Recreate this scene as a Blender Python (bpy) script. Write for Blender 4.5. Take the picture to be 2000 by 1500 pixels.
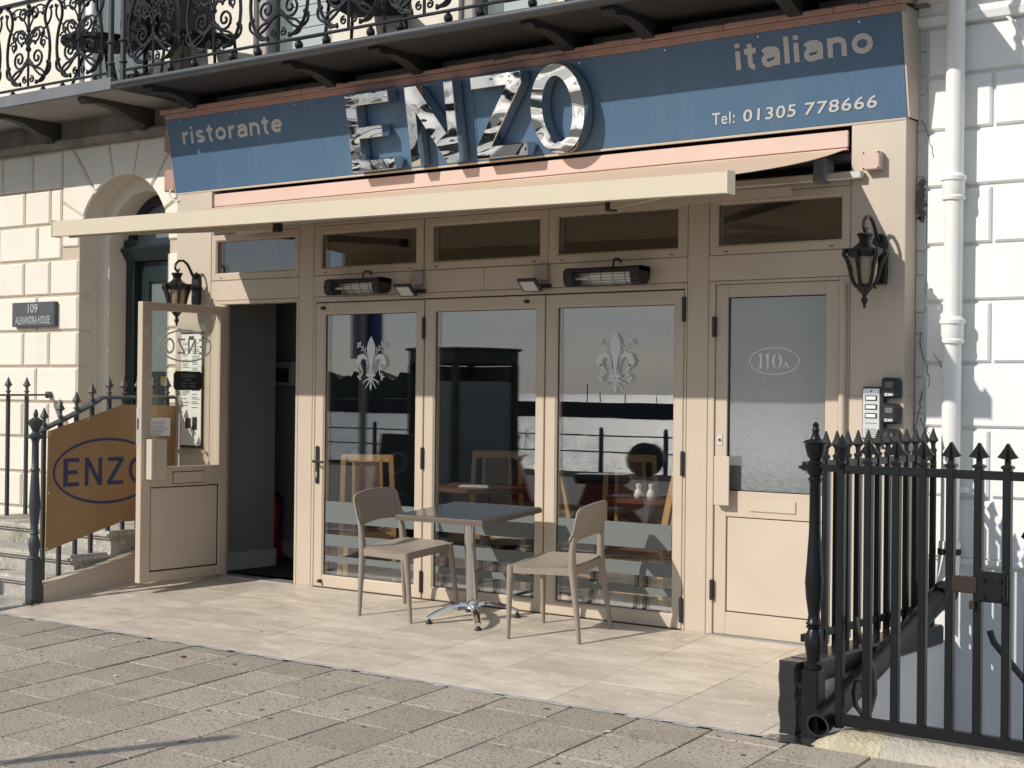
import bpy, bmesh, math, random
from mathutils import Vector, Matrix
R = math.radians
random.seed(7)
for o in list(bpy.data.objects): bpy.data.objects.remove(o)
scene = bpy.context.scene
COL = scene.collection

# ------------------------------------------------------------------ camera
right = Vector((0.79236533, 0.60994824, 0.01096899))
down = Vector((0.00561677, 0.0106856, -0.99992713))
fwd = Vector((-0.61002101, 0.79236921, 0.00504096))
cam_d = bpy.data.cameras.new('camera')
cam = bpy.data.objects.new('camera', cam_d); COL.objects.link(cam)
cam.matrix_world = Matrix(((right.x, -down.x, -fwd.x, 8.007945), (right.y, -down.y, -fwd.y, -8.06),
                           (right.z, -down.z, -fwd.z, 1.4209879), (0, 0, 0, 1)))
cam_d.sensor_width = 36; cam_d.lens = 3041 * 36 / 2000
cam_d.clip_start = 0.05; cam_d.clip_end = 6000
scene.camera = cam

# ------------------------------------------------------------------ light
SUN = Vector((-0.53, -1.0, 0.75)).normalized()          # towards the sun
elev = math.asin(SUN.z)
azim = math.atan2(SUN.x, SUN.y)                         # clockwise from +Y
world = bpy.data.worlds.new('World'); scene.world = world; world.use_nodes = True
wn = world.node_tree; wn.nodes.clear()
wo = wn.nodes.new('ShaderNodeOutputWorld'); bg = wn.nodes.new('ShaderNodeBackground')
sky = wn.nodes.new('ShaderNodeTexSky'); sky.sky_type = 'NISHITA'; sky.sun_disc = False
sky.sun_elevation = elev; sky.sun_rotation = azim
sky.air_density = 1.0; sky.dust_density = 0.6; sky.ozone_density = 1.0; sky.altitude = 5
# thin broken cloud over the whole sky
tc = wn.nodes.new('ShaderNodeTexCoord'); mp = wn.nodes.new('ShaderNodeMapping'); mp.inputs['Scale'].default_value = (1, 1, 3.2)
cn = wn.nodes.new('ShaderNodeTexNoise'); cn.inputs['Scale'].default_value = 2.4; cn.inputs['Detail'].default_value = 6
cn.inputs['Roughness'].default_value = 0.55
cr = wn.nodes.new('ShaderNodeMapRange'); cr.inputs['From Min'].default_value = 0.38; cr.inputs['From Max'].default_value = 0.72
cr.inputs['To Min'].default_value = 0.55; cr.inputs['To Max'].default_value = 0.90
mx = wn.nodes.new('ShaderNodeMix'); mx.data_type = 'RGBA'
mx.inputs['B'].default_value = (7.0, 8.2, 9.9, 1)
wn.links.new(tc.outputs['Generated'], mp.inputs['Vector']); wn.links.new(mp.outputs['Vector'], cn.inputs['Vector'])
wn.links.new(cn.outputs['Fac'], cr.inputs['Value']); wn.links.new(cr.outputs['Result'], mx.inputs['Factor'])
wn.links.new(sky.outputs['Color'], mx.inputs['A']); wn.links.new(mx.outputs['Result'], bg.inputs['Color'])
bg.inputs['Strength'].default_value = 0.075
wn.links.new(bg.outputs['Background'], wo.inputs['Surface'])
sd = bpy.data.lights.new('sun', 'SUN'); sd.energy = 4.0; sd.angle = R(0.53); sd.color = (1.0, 0.945, 0.86)
so = bpy.data.objects.new('sun', sd); COL.objects.link(so)
so.rotation_mode = 'QUATERNION'; so.rotation_quaternion = SUN.to_track_quat('Z', 'Y'); so.location = SUN * 40
vs = scene.view_settings; vs.view_transform = 'Standard'; vs.look = 'None'; vs.gamma = 1.0; vs.use_curve_mapping = False
vs.exposure = 0.0
scene.render.engine = 'CYCLES'
scene.cycles.max_bounces = 10; scene.cycles.transparent_max_bounces = 24; scene.cycles.glossy_bounces = 5

# ------------------------------------------------------------------ materials
MATS = {}
def mat(name, col, rough=0.6, metal=0.0, var=0.0, vscale=3.0, bump=0.0, bscale=60.0, spec=0.5, obj=0.0,
        dirt=None, dscale=1.5, dmin=0.55, dmax=0.75, stretch=None, speck=None, sscale=180, smin=0.62, smax=0.7, coat=0.0, trans=0.0, bd=0.004):
    """principled surface: base colour, soft patches (var), per-object shade (obj), stains (dirt), grains (speck), relief (bump)"""
    m = bpy.data.materials.new(name); m.use_nodes = True; MATS[name] = m
    nt = m.node_tree; n = nt.nodes; L = nt.links
    b = n['Principled BSDF']
    b.inputs['Roughness'].default_value = rough; b.inputs['Metallic'].default_value = metal
    b.inputs['Specular IOR Level'].default_value = spec
    if coat: b.inputs['Coat Weight'].default_value = coat; b.inputs['Coat Roughness'].default_value = 0.08
    if trans: b.inputs['Transmission Weight'].default_value = trans
    g = n.new('ShaderNodeNewGeometry'); vec = g.outputs['Position']
    if stretch:
        mpn = n.new('ShaderNodeMapping'); mpn.inputs['Scale'].default_value = stretch; L.new(vec, mpn.inputs['Vector']); vec2 = mpn.outputs['Vector']
    else: vec2 = vec
    rgb = n.new('ShaderNodeRGB'); rgb.outputs[0].default_value = (*col, 1); out = rgb.outputs[0]
    def noise(sc, det=5, v=None, ro=0.6):
        t = n.new('ShaderNodeTexNoise'); t.inputs['Scale'].default_value = sc; t.inputs['Detail'].default_value = det
        t.inputs['Roughness'].default_value = ro; L.new(v or vec, t.inputs['Vector']); return t.outputs['Fac']
    def mrange(src, a, c, lo, hi):
        r = n.new('ShaderNodeMapRange'); r.inputs['From Min'].default_value = a; r.inputs['From Max'].default_value = c
        r.inputs['To Min'].default_value = lo; r.inputs['To Max'].default_value = hi; L.new(src, r.inputs['Value']); return r.outputs['Result']
    def bright(fac):
        nonlocal out
        h = n.new('ShaderNodeHueSaturation'); L.new(fac, h.inputs['Value']); L.new(out, h.inputs['Color']); out = h.outputs['Color']
    def blend(fac, c2):
        nonlocal out
        x = n.new('ShaderNodeMix'); x.data_type = 'RGBA'; L.new(fac, x.inputs['Factor']); L.new(out, x.inputs['A'])
        x.inputs['B'].default_value = (*c2, 1); out = x.outputs['Result']
    if var: bright(mrange(noise(vscale, 6, vec2), 0.3, 0.7, 1 - var, 1 + var))
    if obj:
        oi = n.new('ShaderNodeObjectInfo'); bright(mrange(oi.outputs['Random'], 0, 1, 1 - obj, 1 + obj))
    if dirt: blend(mrange(noise(dscale, 8, vec2, 0.68), dmin, dmax, 0, 0.85), dirt)
    if speck:
        for k, (c2, a, c) in enumerate(speck):
            blend(mrange(noise(sscale * (1 + 0.37 * k), 2), a, c, 0, 1), c2)
    L.new(out, b.inputs['Base Color'])
    if bump:
        bp = n.new('ShaderNodeBump'); bp.inputs['Strength'].default_value = bump; bp.inputs['Distance'].default_value = bd
        L.new(noise(bscale, 5), bp.inputs['Height']); L.new(bp.outputs['Normal'], b.inputs['Normal'])
    return m

mat('tan', (0.555, 0.462, 0.358), 0.42, var=0.05, vscale=2.2, bump=0.05, bscale=25, dirt=(0.43, 0.35, 0.265), dscale=3.5, dmin=0.60, dmax=0.95)
mat('tan_panel', (0.56, 0.475, 0.378), 0.5, var=0.055, vscale=1.7, bump=0.07, bscale=40, dirt=(0.44, 0.36, 0.28), dscale=2.6, dmin=0.60, dmax=0.95)
mat('seal', (0.012, 0.011, 0.011), 0.5)
mat('black_metal', (0.018, 0.018, 0.019), 0.42)
mat('iron_matte', (0.008, 0.008, 0.009), 0.6, spec=0.25)
mat('iron', (0.007, 0.0075, 0.009), 0.34, spec=0.32, bump=0.15, bscale=90, dirt=(0.035, 0.034, 0.033), dscale=9, dmin=0.62, dmax=0.8)
mat('iron_dull', (0.045, 0.050, 0.056), 0.45, bump=0.12, bscale=90, dirt=(0.09, 0.08, 0.07), dscale=8, dmin=0.6, dmax=0.8)
mat('iron_pale', (0.085, 0.09, 0.095), 0.5, bump=0.12, bscale=90, dirt=(0.16, 0.09, 0.06), dscale=9, dmin=0.6, dmax=0.78)
mat('balcony_iron', (0.009, 0.0095, 0.011), 0.3, spec=0.45)
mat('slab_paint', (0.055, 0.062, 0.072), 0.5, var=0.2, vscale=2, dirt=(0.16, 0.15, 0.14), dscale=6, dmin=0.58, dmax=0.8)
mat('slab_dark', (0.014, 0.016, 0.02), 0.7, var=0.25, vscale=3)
mat('slab_109', (0.14, 0.15, 0.165), 0.6, var=0.15, dirt=(0.24, 0.13, 0.10), dscale=7, dmin=0.58, dmax=0.74, stretch=(1, 1, 0.1))
mat('blue_sign', (0.068, 0.135, 0.225), 0.42, var=0.05, vscale=1.8, bump=0.04, bscale=3, dirt=(0.11, 0.18, 0.265), dscale=3, dmin=0.52, dmax=0.85, stretch=(1, 1, 0.3))
mat('sign_letter', (0.53, 0.51, 0.48), 0.4)
mat('pink', (0.63, 0.455, 0.385), 0.5, var=0.04)
mat('capping', (0.40, 0.245, 0.20), 0.75, var=0.12, vscale=8, bump=0.5, bscale=30, dirt=(0.12, 0.06, 0.05), dscale=9, dmin=0.6, dmax=0.75)
mat('awning_bar', (0.635, 0.55, 0.415), 0.38, var=0.02)
mat('fabric', (0.62, 0.47, 0.34), 0.9, var=0.04, bump=0.1, bscale=200, trans=0.0)
mat('alu', (0.62, 0.61, 0.58), 0.35, metal=0.6)
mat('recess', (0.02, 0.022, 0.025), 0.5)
mat('chrome', (0.74, 0.72, 0.69), 0.035, metal=1.0)
mat('chrome_table', (0.80, 0.79, 0.77), 0.08, metal=1.0)
mat('letter_side', (0.10, 0.095, 0.09), 0.25, metal=0.9)
mat('cream', (0.80, 0.74, 0.635), 0.8, var=0.05, vscale=2.5, bump=0.25, bscale=45, obj=0.025, dirt=(0.62, 0.52, 0.40), dscale=2.2, dmin=0.62, dmax=0.9)
mat('cream_joint', (0.56, 0.46, 0.36), 0.9, bump=0.3, bscale=60)
mat('cream_reveal', (0.76, 0.68, 0.57), 0.85, var=0.06, bump=0.3, bscale=30, dirt=(0.55, 0.47, 0.38), dscale=3, dmin=0.6, dmax=0.9)
mat('stain_stone', (0.30, 0.265, 0.22), 0.9, var=0.25, vscale=4, bump=0.6, bscale=40, dirt=(0.12, 0.105, 0.085), dscale=3.5, dmin=0.5, dmax=0.7, stretch=(1, 1, 0.35))
mat('white', (0.83, 0.83, 0.80), 0.75, var=0.04, vscale=3, bump=0.5, bscale=30, obj=0.02, dirt=(0.60, 0.59, 0.56), dscale=3.5, dmin=0.60, dmax=0.9, stretch=(1, 1, 0.25))
mat('white_joint', (0.72, 0.72, 0.70), 0.85, bump=0.4, bscale=50, dirt=(0.2, 0.19, 0.18), dscale=10, dmin=0.64, dmax=0.8)
mat('white_rough', (0.56, 0.56, 0.54), 0.9, var=0.1, bump=0.9, bscale=45, dirt=(0.22, 0.21, 0.2), dscale=6, dmin=0.6, dmax=0.75)
mat('area_white', (0.68, 0.675, 0.66), 0.85, var=0.06, vscale=2, bump=0.5, bscale=22, dirt=(0.30, 0.30, 0.30), dscale=4, dmin=0.64, dmax=0.8)
mat('pipe_white', (0.82, 0.80, 0.75), 0.55, var=0.04, bump=0.2, bscale=30)
mat('rust', (0.030, 0.019, 0.015), 0.9, var=0.3, vscale=20, bump=0.8, bscale=60)
mat('paving', (0.362, 0.312, 0.256), 0.9, bd=0.008, var=0.09, vscale=2.5, bump=1.0, bscale=60, obj=0.15, dirt=(0.23, 0.195, 0.165), dscale=3, dmin=0.54, dmax=0.8,
    speck=[((0.15, 0.125, 0.105), 0.56, 0.66), ((0.52, 0.45, 0.37), 0.63, 0.74)], sscale=60)
mat('grout_dark', (0.06, 0.05, 0.045), 0.95, bump=0.8, bscale=90)
mat('tile', (0.55, 0.48, 0.40), 0.5, var=0.15, vscale=3.6, bump=0.12, bscale=30, obj=0.11, dirt=(0.39, 0.32, 0.25), dscale=2.6, dmin=0.47, dmax=0.72, stretch=(1, 2.6, 1),
    speck=[((0.22, 0.175, 0.13), 0.70, 0.78), ((0.72, 0.66, 0.58), 0.66, 0.74)], sscale=16)
mat('tile_grout', (0.20, 0.165, 0.135), 0.95)
mat('scooter_red', (0.13, 0.018, 0.016), 0.35)
mat('mortar', (0.42, 0.38, 0.36), 0.95, var=0.2, vscale=12, bump=1.0, bscale=60, dirt=(0.72, 0.70, 0.66), dscale=7, dmin=0.56, dmax=0.66)
mat('stone_step', (0.44, 0.41, 0.36), 0.9, bd=0.010, var=0.15, vscale=5, bump=0.9, bscale=55, dirt=(0.10, 0.11, 0.05), dscale=3.2, dmin=0.52, dmax=0.72,
    speck=[((0.72, 0.70, 0.64), 0.60, 0.70), ((0.10, 0.10, 0.07), 0.64, 0.72)], sscale=38)
mat('kerb_stone', (0.50, 0.45, 0.37), 0.9, bd=0.02, var=0.2, vscale=6, bump=1.0, bscale=40, dirt=(0.20, 0.17, 0.13), dscale=6, dmin=0.54, dmax=0.68)
mat('kerb_yellow', (0.56, 0.49, 0.34), 0.9, bd=0.025, var=0.2, vscale=8, bump=1.0, bscale=45, dirt=(0.36, 0.29, 0.16), dscale=11, dmin=0.55, dmax=0.7)
mat('bitumen', (0.012, 0.012, 0.013), 0.3, bump=1.0, bscale=26)
mat('plinth_black', (0.02, 0.019, 0.019), 0.33, bump=1.0, bscale=14)
mat('taupe', (0.29, 0.24, 0.195), 0.48, var=0.02)
mat('tabletop', (0.022, 0.024, 0.024), 0.16, spec=0.6)
mat('tabletop_edge', (0.14, 0.115, 0.09), 0.35)
mat('rubber', (0.015, 0.015, 0.015), 0.6)
mat('door_green', (0.016, 0.026, 0.03), 0.22)
mat('brass', (0.55, 0.38, 0.14), 0.3, metal=1.0)
mat('banner', (0.34, 0.205, 0.10), 0.45, var=0.06, bump=0.8, bscale=4)
mat('banner_blue', (0.028, 0.038, 0.115), 0.45)
mat('slate', (0.075, 0.082, 0.09), 0.55, var=0.1, vscale=10)
mat('plaque_text', (0.50, 0.51, 0.51), 0.6)
mat('white_print', (0.85, 0.85, 0.84), 0.5)
mat('black_print', (0.03, 0.03, 0.03), 0.5)
mat('grey_print', (0.20, 0.20, 0.20), 0.5)
mat('etched', (0.74, 0.76, 0.76), 0.6)
mat('frost_band', (0.15, 0.165, 0.162), 0.4)
mat('paper', (0.88, 0.88, 0.87), 0.7)
mat('steel', (0.72, 0.72, 0.71), 0.3, metal=0.5)
mat('plastic_black', (0.02, 0.022, 0.026), 0.35)
mat('cloth_black', (0.008, 0.008, 0.009), 0.8)
mat('bracket_dark', (0.05, 0.048, 0.045), 0.7, var=0.2, vscale=4)
mat('soffit', (0.30, 0.29, 0.28), 0.8, var=0.12, vscale=3)
mat('plastic_grey', (0.14, 0.15, 0.155), 0.4)
mat('clear_plastic', (0.34, 0.29, 0.24), 0.25)
mat('heater_black', (0.022, 0.022, 0.024), 0.5)
mat('heater_reflect', (0.80, 0.78, 0.73), 0.4, metal=0.7)
mat('led', (0.62, 0.62, 0.58), 0.3)
mat('lantern', (0.030, 0.027, 0.026), 0.32, metal=0.4, bump=0.4, bscale=120)
mat('amber', (0.32, 0.27, 0.17), 0.12, bump=0.5, bscale=50)
mat('wood', (0.62, 0.38, 0.15), 0.4, var=0.12, vscale=9, stretch=(6, 6, 0.8))
mat('leather', (0.24, 0.125, 0.09), 0.55)
mat('table_brown', (0.15, 0.055, 0.03), 0.3)
mat('ceramic', (0.80, 0.80, 0.78), 0.2)
mat('napkin', (0.62, 0.64, 0.66), 0.7)
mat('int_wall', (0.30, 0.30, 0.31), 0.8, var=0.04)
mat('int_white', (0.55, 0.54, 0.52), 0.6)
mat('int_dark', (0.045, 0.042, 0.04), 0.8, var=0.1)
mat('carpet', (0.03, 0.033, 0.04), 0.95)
mat('red', (0.36, 0.018, 0.02), 0.3)
mat('upper_glass', (0.16, 0.19, 0.19), 0.06, spec=0.8)
mat('blind', (0.42, 0.47, 0.475), 0.7)
mat('upper_trim', (0.42, 0.385, 0.35), 0.7, var=0.06)
mat('road', (0.075, 0.072, 0.07), 0.9, var=0.12, vscale=1.5, bump=0.7, bscale=70)
mat('kerb_grey', (0.30, 0.29, 0.275), 0.85, var=0.1, bump=0.6, bscale=50)
mat('promenade', (0.32, 0.29, 0.26), 0.85, var=0.08, vscale=1)
mat('kiosk', (0.035, 0.038, 0.042), 0.4)
mat('kiosk_pale', (0.24, 0.235, 0.23), 0.5)
mat('sign_blue', (0.02, 0.05, 0.20), 0.4)
mat('sign_grey', (0.22, 0.23, 0.24), 0.5)
mat('chalk', (0.02, 0.021, 0.022), 0.7)
mat('hill', (0.035, 0.042, 0.028), 0.95, var=0.35, vscale=0.08)
mat('breakwater', (0.035, 0.035, 0.037), 0.95, var=0.2, vscale=0.2)
mat('leaf', (0.045, 0.085, 0.025), 0.6, var=0.2, vscale=40)
mat('gum', (0.20, 0.175, 0.15), 0.8, var=0.8, vscale=3)
mat('litter', (0.62, 0.57, 0.50), 0.8)
mat('dry_leaf', (0.16, 0.07, 0.03), 0.8)
mat('cracked', (0.13, 0.125, 0.12), 0.95, bump=1.0, bscale=60)

def glass(name, tint, f0, rough=0.0, bump=0.0):
    m = bpy.data.materials.new(name); m.use_nodes = True; MATS[name] = m
    nt = m.node_tree; n = nt.nodes; L = nt.links; n.clear()
    o = n.new('ShaderNodeOutputMaterial'); mix = n.new('ShaderNodeMixShader')
    t = n.new('ShaderNodeBsdfTransparent'); t.inputs['Color'].default_value = (*tint, 1)
    gl = n.new('ShaderNodeBsdfGlossy'); gl.inputs['Roughness'].default_value = rough; gl.inputs['Color'].default_value = (1, 1, 1, 1)
    g = n.new('ShaderNodeNewGeometry'); d = n.new('ShaderNodeVectorMath'); d.operation = 'DOT_PRODUCT'
    L.new(g.outputs['Incoming'], d.inputs[0]); L.new(g.outputs['Normal'], d.inputs[1])
    def mth(op, a, b=None):
        k = n.new('ShaderNodeMath'); k.operation = op
        for i, v in enumerate((a, b)):
            if v is None: continue
            if isinstance(v, (int, float)): k.inputs[i].default_value = v
            else: L.new(v, k.inputs[i])
        return k.outputs[0]
    c = mth('ABSOLUTE', d.outputs['Value'])
    fz = mth('ADD', mth('MULTIPLY', mth('POWER', mth('SUBTRACT', 1.0, c), 5.0), 1 - f0), f0)
    L.new(fz, mix.inputs['Fac']); L.new(t.outputs[0], mix.inputs[1]); L.new(gl.outputs[0], mix.inputs[2])
    if bump:
        tn = n.new('ShaderNodeTexNoise'); tn.inputs['Scale'].default_value = 1.3; L.new(g.outputs['Position'], tn.inputs['Vector'])
        bp = n.new('ShaderNodeBump'); bp.inputs['Strength'].default_value = bump; bp.inputs['Distance'].default_value = 0.01
        L.new(tn.outputs['Fac'], bp.inputs['Height']); L.new(bp.outputs['Normal'], gl.inputs['Normal'])
    L.new(mix.outputs[0], o.inputs['Surface']); return m
glass('transom_pane', (0.90, 0.91, 0.90), 0.10, 0.0, 0.02)
glass('pane', (0.97, 0.975, 0.96), 0.16, 0.0, 0.02)
glass('door_pane', (0.96, 0.965, 0.95), 0.05)
glass('clear', (0.97, 0.97, 0.95), 0.04)

m = mat('frosted', (0.155, 0.176, 0.176), 0.3, spec=0.5, coat=1.0); m.node_tree.nodes['Principled BSDF'].inputs['Coat IOR'].default_value = 1.95; m.node_tree.nodes['Principled BSDF'].inputs['Coat Roughness'].default_value = 0.10      # obscured glass of the flat's door
nt = m.node_tree; tn = nt.nodes.new('ShaderNodeTexNoise'); tn.inputs['Scale'].default_value = 26; tn.inputs['Detail'].default_value = 2
bp = nt.nodes.new('ShaderNodeBump'); bp.inputs['Strength'].default_value = 0.10; bp.inputs['Distance'].default_value = 0.004
gg = nt.nodes.new('ShaderNodeNewGeometry'); nt.links.new(gg.outputs['Position'], tn.inputs['Vector'])
nt.links.new(tn.outputs['Fac'], bp.inputs['Height']); nt.links.new(bp.outputs['Normal'], nt.nodes['Principled BSDF'].inputs['Normal']); nt.links.new(bp.outputs['Normal'], nt.nodes['Principled BSDF'].inputs['Coat Normal'])
m = MATS['chrome']                                              # thin polished sheet, slightly wavy
nt = m.node_tree; tn = nt.nodes.new('ShaderNodeTexNoise'); tn.inputs['Scale'].default_value = 2.4; tn.inputs['Detail'].default_value = 1.0; tn.inputs['Distortion'].default_value = 0.8
bp = nt.nodes.new('ShaderNodeBump'); bp.inputs['Strength'].default_value = 0.5; bp.inputs['Distance'].default_value = 0.05
gg = nt.nodes.new('ShaderNodeNewGeometry'); mc = nt.nodes.new('ShaderNodeMapping'); mc.inputs['Scale'].default_value = (0.75, 1, 1.7)
nt.links.new(gg.outputs['Position'], mc.inputs['Vector']); nt.links.new(mc.outputs['Vector'], tn.inputs['Vector'])
nt.links.new(tn.outputs['Fac'], bp.inputs['Height']); nt.links.new(bp.outputs['Normal'], nt.nodes['Principled BSDF'].inputs['Normal'])
m = mat('sea', (0.12, 0.145, 0.165), 0.30, spec=0.5)
nt = m.node_tree; tn = nt.nodes.new('ShaderNodeTexNoise'); tn.inputs['Scale'].default_value = 0.5; tn.inputs['Detail'].default_value = 5; tn.inputs['Roughness'].default_value = 0.65
bp = nt.nodes.new('ShaderNodeBump'); bp.inputs['Strength'].default_value = 0.8; bp.inputs['Distance'].default_value = 0.6
gg = nt.nodes.new('ShaderNodeNewGeometry'); nt.links.new(gg.outputs['Position'], tn.inputs['Vector'])
nt.links.new(tn.outputs['Fac'], bp.inputs['Height']); nt.links.new(bp.outputs['Normal'], nt.nodes['Principled BSDF'].inputs['Normal'])

# ------------------------------------------------------------------ mesh helpers
class MB:
    """collects shapes; build() links them as one mesh object"""
    def __init__(s): s.v = []; s.f = []; s.sm = []
    def add(s, vs, fs, smooth=False):
        k = len(s.v); s.v += [tuple(p) for p in vs]
        for q in fs: s.f.append([i + k for i in q]); s.sm.append(smooth)
        return s
    def box(s, x0, x1, y0, y1, z0, z1, c=0.0):
        if c <= 0:
            vs = [(x, y, z) for x in (x0, x1) for y in (y0, y1) for z in (z0, z1)]
            return s.add(vs, [(0, 1, 3, 2), (4, 6, 7, 5), (0, 4, 5, 1), (2, 3, 7, 6), (0, 2, 6, 4), (1, 5, 7, 3)])
        c = min(c, (x1 - x0) * .45, (y1 - y0) * .45, (z1 - z0) * .45)
        bm = bmesh.new(); bmesh.ops.create_cube(bm, size=1)
        for v in bm.verts:
            v.co = Vector(((x0 + x1) / 2 + v.co.x * (x1 - x0), (y0 + y1) / 2 + v.co.y * (y1 - y0), (z0 + z1) / 2 + v.co.z * (z1 - z0)))
        bmesh.ops.bevel(bm, geom=bm.edges[:], offset=c, segments=1, affect='EDGES')
        s.bm(bm); return s
    def bm(s, bm, smooth=False):
        bm.verts.index_update()
        s.add([v.co for v in bm.verts], [[v.index for v in f.verts] for f in bm.faces], smooth); bm.free(); return s
    def prism(s, poly, axis='y', a=0.0, b=0.1, c=0.0, smooth=False):
        """polygon (u,w) extruded along an axis from a (front) to b; c = chamfer of the a side"""
        def P(u, w, t): return {'y': (u, t, w), 'x': (t, u, w), 'z': (u, w, t)}[axis]
        n = len(poly); A = sum(poly[i][0] * poly[(i + 1) % n][1] - poly[(i + 1) % n][0] * poly[i][1] for i in range(n))
        if c > 0:
            sg = 1 if A > 0 else -1; ins = []
            for i in range(n):
                p0 = Vector(poly[i - 1]); p1 = Vector(poly[i]); p2 = Vector(poly[(i + 1) % n])
                d1 = (p1 - p0).normalized(); d2 = (p2 - p1).normalized()
                n1 = Vector((-d1.y, d1.x)) * sg; n2 = Vector((-d2.y, d2.x)) * sg
                bi = n1 + n2; k = bi.dot(n1)
                ins.append(p1 + bi * (c / max(k, 0.35)))
            d = c if b > a else -c
            vs = [P(q[0], q[1], a) for q in ins] + [P(q[0], q[1], a + d) for q in poly] + [P(q[0], q[1], b) for q in poly]
            fs = [list(range(n)), list(range(2 * n, 3 * n))[::-1]]
            for r in (0, n):
                fs += [(r + i, r + n + i, r + n + (i + 1) % n, r + (i + 1) % n) for i in range(n)]
        else:
            vs = [P(q[0], q[1], a) for q in poly] + [P(q[0], q[1], b) for q in poly]
            fs = [list(range(n)), list(range(n, 2 * n))[::-1]] + [(i, n + i, n + (i + 1) % n, (i + 1) % n) for i in range(n)]
        return s.add(vs, fs, smooth)
    def ring(s, outer, inner, axis='y', a=0.0, b=0.1):
        def P(u, w, t): return {'y': (u, t, w), 'x': (t, u, w), 'z': (u, w, t)}[axis]
        n = len(outer)
        vs = [P(*q, a) for q in outer] + [P(*q, a) for q in inner] + [P(*q, b) for q in outer] + [P(*q, b) for q in inner]
        fs = []
        for i in range(n):
            j = (i + 1) % n
            fs += [(i, j, n + j, n + i), (2 * n + i, 3 * n + i, 3 * n + j, 2 * n + j), (i, 2 * n + i, 2 * n + j, j), (n + i, n + j, 3 * n + j, 3 * n + i)]
        return s.add(vs, fs)
    def tube(s, pts, rad, seg=8, cap=True, smooth=True, flat=None):
        """swept tube; rad = number or list; flat=(a,b) rectangular section"""
        P = [Vector(p) for p in pts]; n = len(P); k0 = len(s.v)
        rs = rad if isinstance(rad, (list, tuple)) else [rad] * n
        t0 = (P[1] - P[0]).normalized(); ref = Vector((0, 0, 1)) if abs(t0.z) < 0.9 else Vector((1, 0, 0))
        u = t0.cross(ref).normalized(); vs = []
        for i in range(n):
            t = (P[min(i + 1, n - 1)] - P[max(i - 1, 0)]).normalized()
            u = (u - t * u.dot(t)); u = u.normalized() if u.length > 1e-6 else t.orthogonal().normalized()
            w = t.cross(u)
            for j in range(seg):
                if flat:
                    q = [(-1, -1), (1, -1), (1, 1), (-1, 1)][j % 4]; vs.append(P[i] + u * (q[0] * flat[0] * rs[i]) + w * (q[1] * flat[1] * rs[i]))
                else:
                    a = 2 * math.pi * j / seg; vs.append(P[i] + (u * math.cos(a) + w * math.sin(a)) * rs[i])
        fs = [(i * seg + j, i * seg + (j + 1) % seg, (i + 1) * seg + (j + 1) % seg, (i + 1) * seg + j) for i in range(n - 1) for j in range(seg)]
        s.add(vs, fs, smooth)
        if cap: s.add([vs[j] for j in range(seg)], [list(range(seg))[::-1]]); s.add(vs[-seg:], [list(range(seg))])
        return s
    def bar(s, p, q, a, b): return s.tube([p, q], 1.0, 4, True, False, (a, b))
    def lathe(s, prof, cx=0, cy=0, seg=16, smooth=True, rot=0.0):
        """profile of (radius, z) turned about a vertical axis"""
        vs = []
        for r, z in prof:
            for j in range(seg):
                a = 2 * math.pi * j / seg + rot; vs.append((cx + r * math.cos(a), cy + r * math.sin(a), z))
        n = len(prof)
        fs = [(i * seg + j, i * seg + (j + 1) % seg, (i + 1) * seg + (j + 1) % seg, (i + 1) * seg + j) for i in range(n - 1) for j in range(seg)]
        s.add(vs, fs, smooth)
        s.add(vs[:seg], [list(range(seg))[::-1]]); s.add(vs[-seg:], [list(range(seg))]); return s
    def ball(s, c, r, seg=10, sq=(1, 1, 1)):
        prof = [(math.sin(math.pi * i / 6) * r + 1e-4, -math.cos(math.pi * i / 6) * r) for i in range(7)]
        k = len(s.v); s.lathe(prof, 0, 0, seg)
        for i in range(k, len(s.v)):
            x, y, z = s.v[i]; s.v[i] = (c[0] + x * sq[0], c[1] + y * sq[1], c[2] + z * sq[2])
        return s
    def build(s, name, material, parent=None, world=True):
        me = bpy.data.meshes.new(name); off = Vector((0, 0, 0))
        if parent is not None and world: off = wloc(parent)
        me.from_pydata([(p[0] - off.x, p[1] - off.y, p[2] - off.z) for p in s.v], [], s.f)
        me.polygons.foreach_set('use_smooth', s.sm); me.update()
        if any(s.sm):
            try: me.set_sharp_from_angle(angle=R(40))
            except Exception: pass
        bm = bmesh.new(); bm.from_mesh(me); bmesh.ops.recalc_face_normals(bm, faces=bm.faces[:]); bm.to_mesh(me); bm.free()
        me.materials.append(MATS[material])
        o = bpy.data.objects.new(name, me); COL.objects.link(o)
        if parent is not None: o.parent = parent
        return o
def wloc(o):
    p = Vector((0, 0, 0))
    while o is not None: p += Vector(o.location); o = o.parent
    return p
def tag(o, label=None, cat=None, group=None, kind=None):
    for k, v in (('label', label), ('category', cat), ('group', group), ('kind', kind)):
        if v: o[k] = v
    return o
def thing(name, label, cat, loc=(0, 0, 0), rotz=0, group=None):
    o = bpy.data.objects.new(name, None); COL.objects.link(o); o.empty_display_size = 0.1
    o.location = loc; o.rotation_euler = (0, 0, rotz); return tag(o, label, cat, group)
def copy_tree(o, parent=None):
    c = o.copy(); COL.objects.link(c); c.parent = parent
    for ch in list(o.children): copy_tree(ch, c)
    return c
def link_copy(src, loc, parent, rot=None, scale=None):
    c = src.copy(); COL.objects.link(c); c.parent = parent; c.location = loc
    if rot is not None: c.rotation_euler = rot
    if scale is not None: c.scale = scale
    return c
def struct(name, mb, m): o = mb.build(name, m); o['kind'] = 'structure'; return o
def bx(name, m, parent, x0, x1, y0, y1, z0, z1, c=0.004, world=True):
    return MB().box(x0, x1, y0, y1, z0, z1, c).build(name, m, parent, world)
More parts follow.
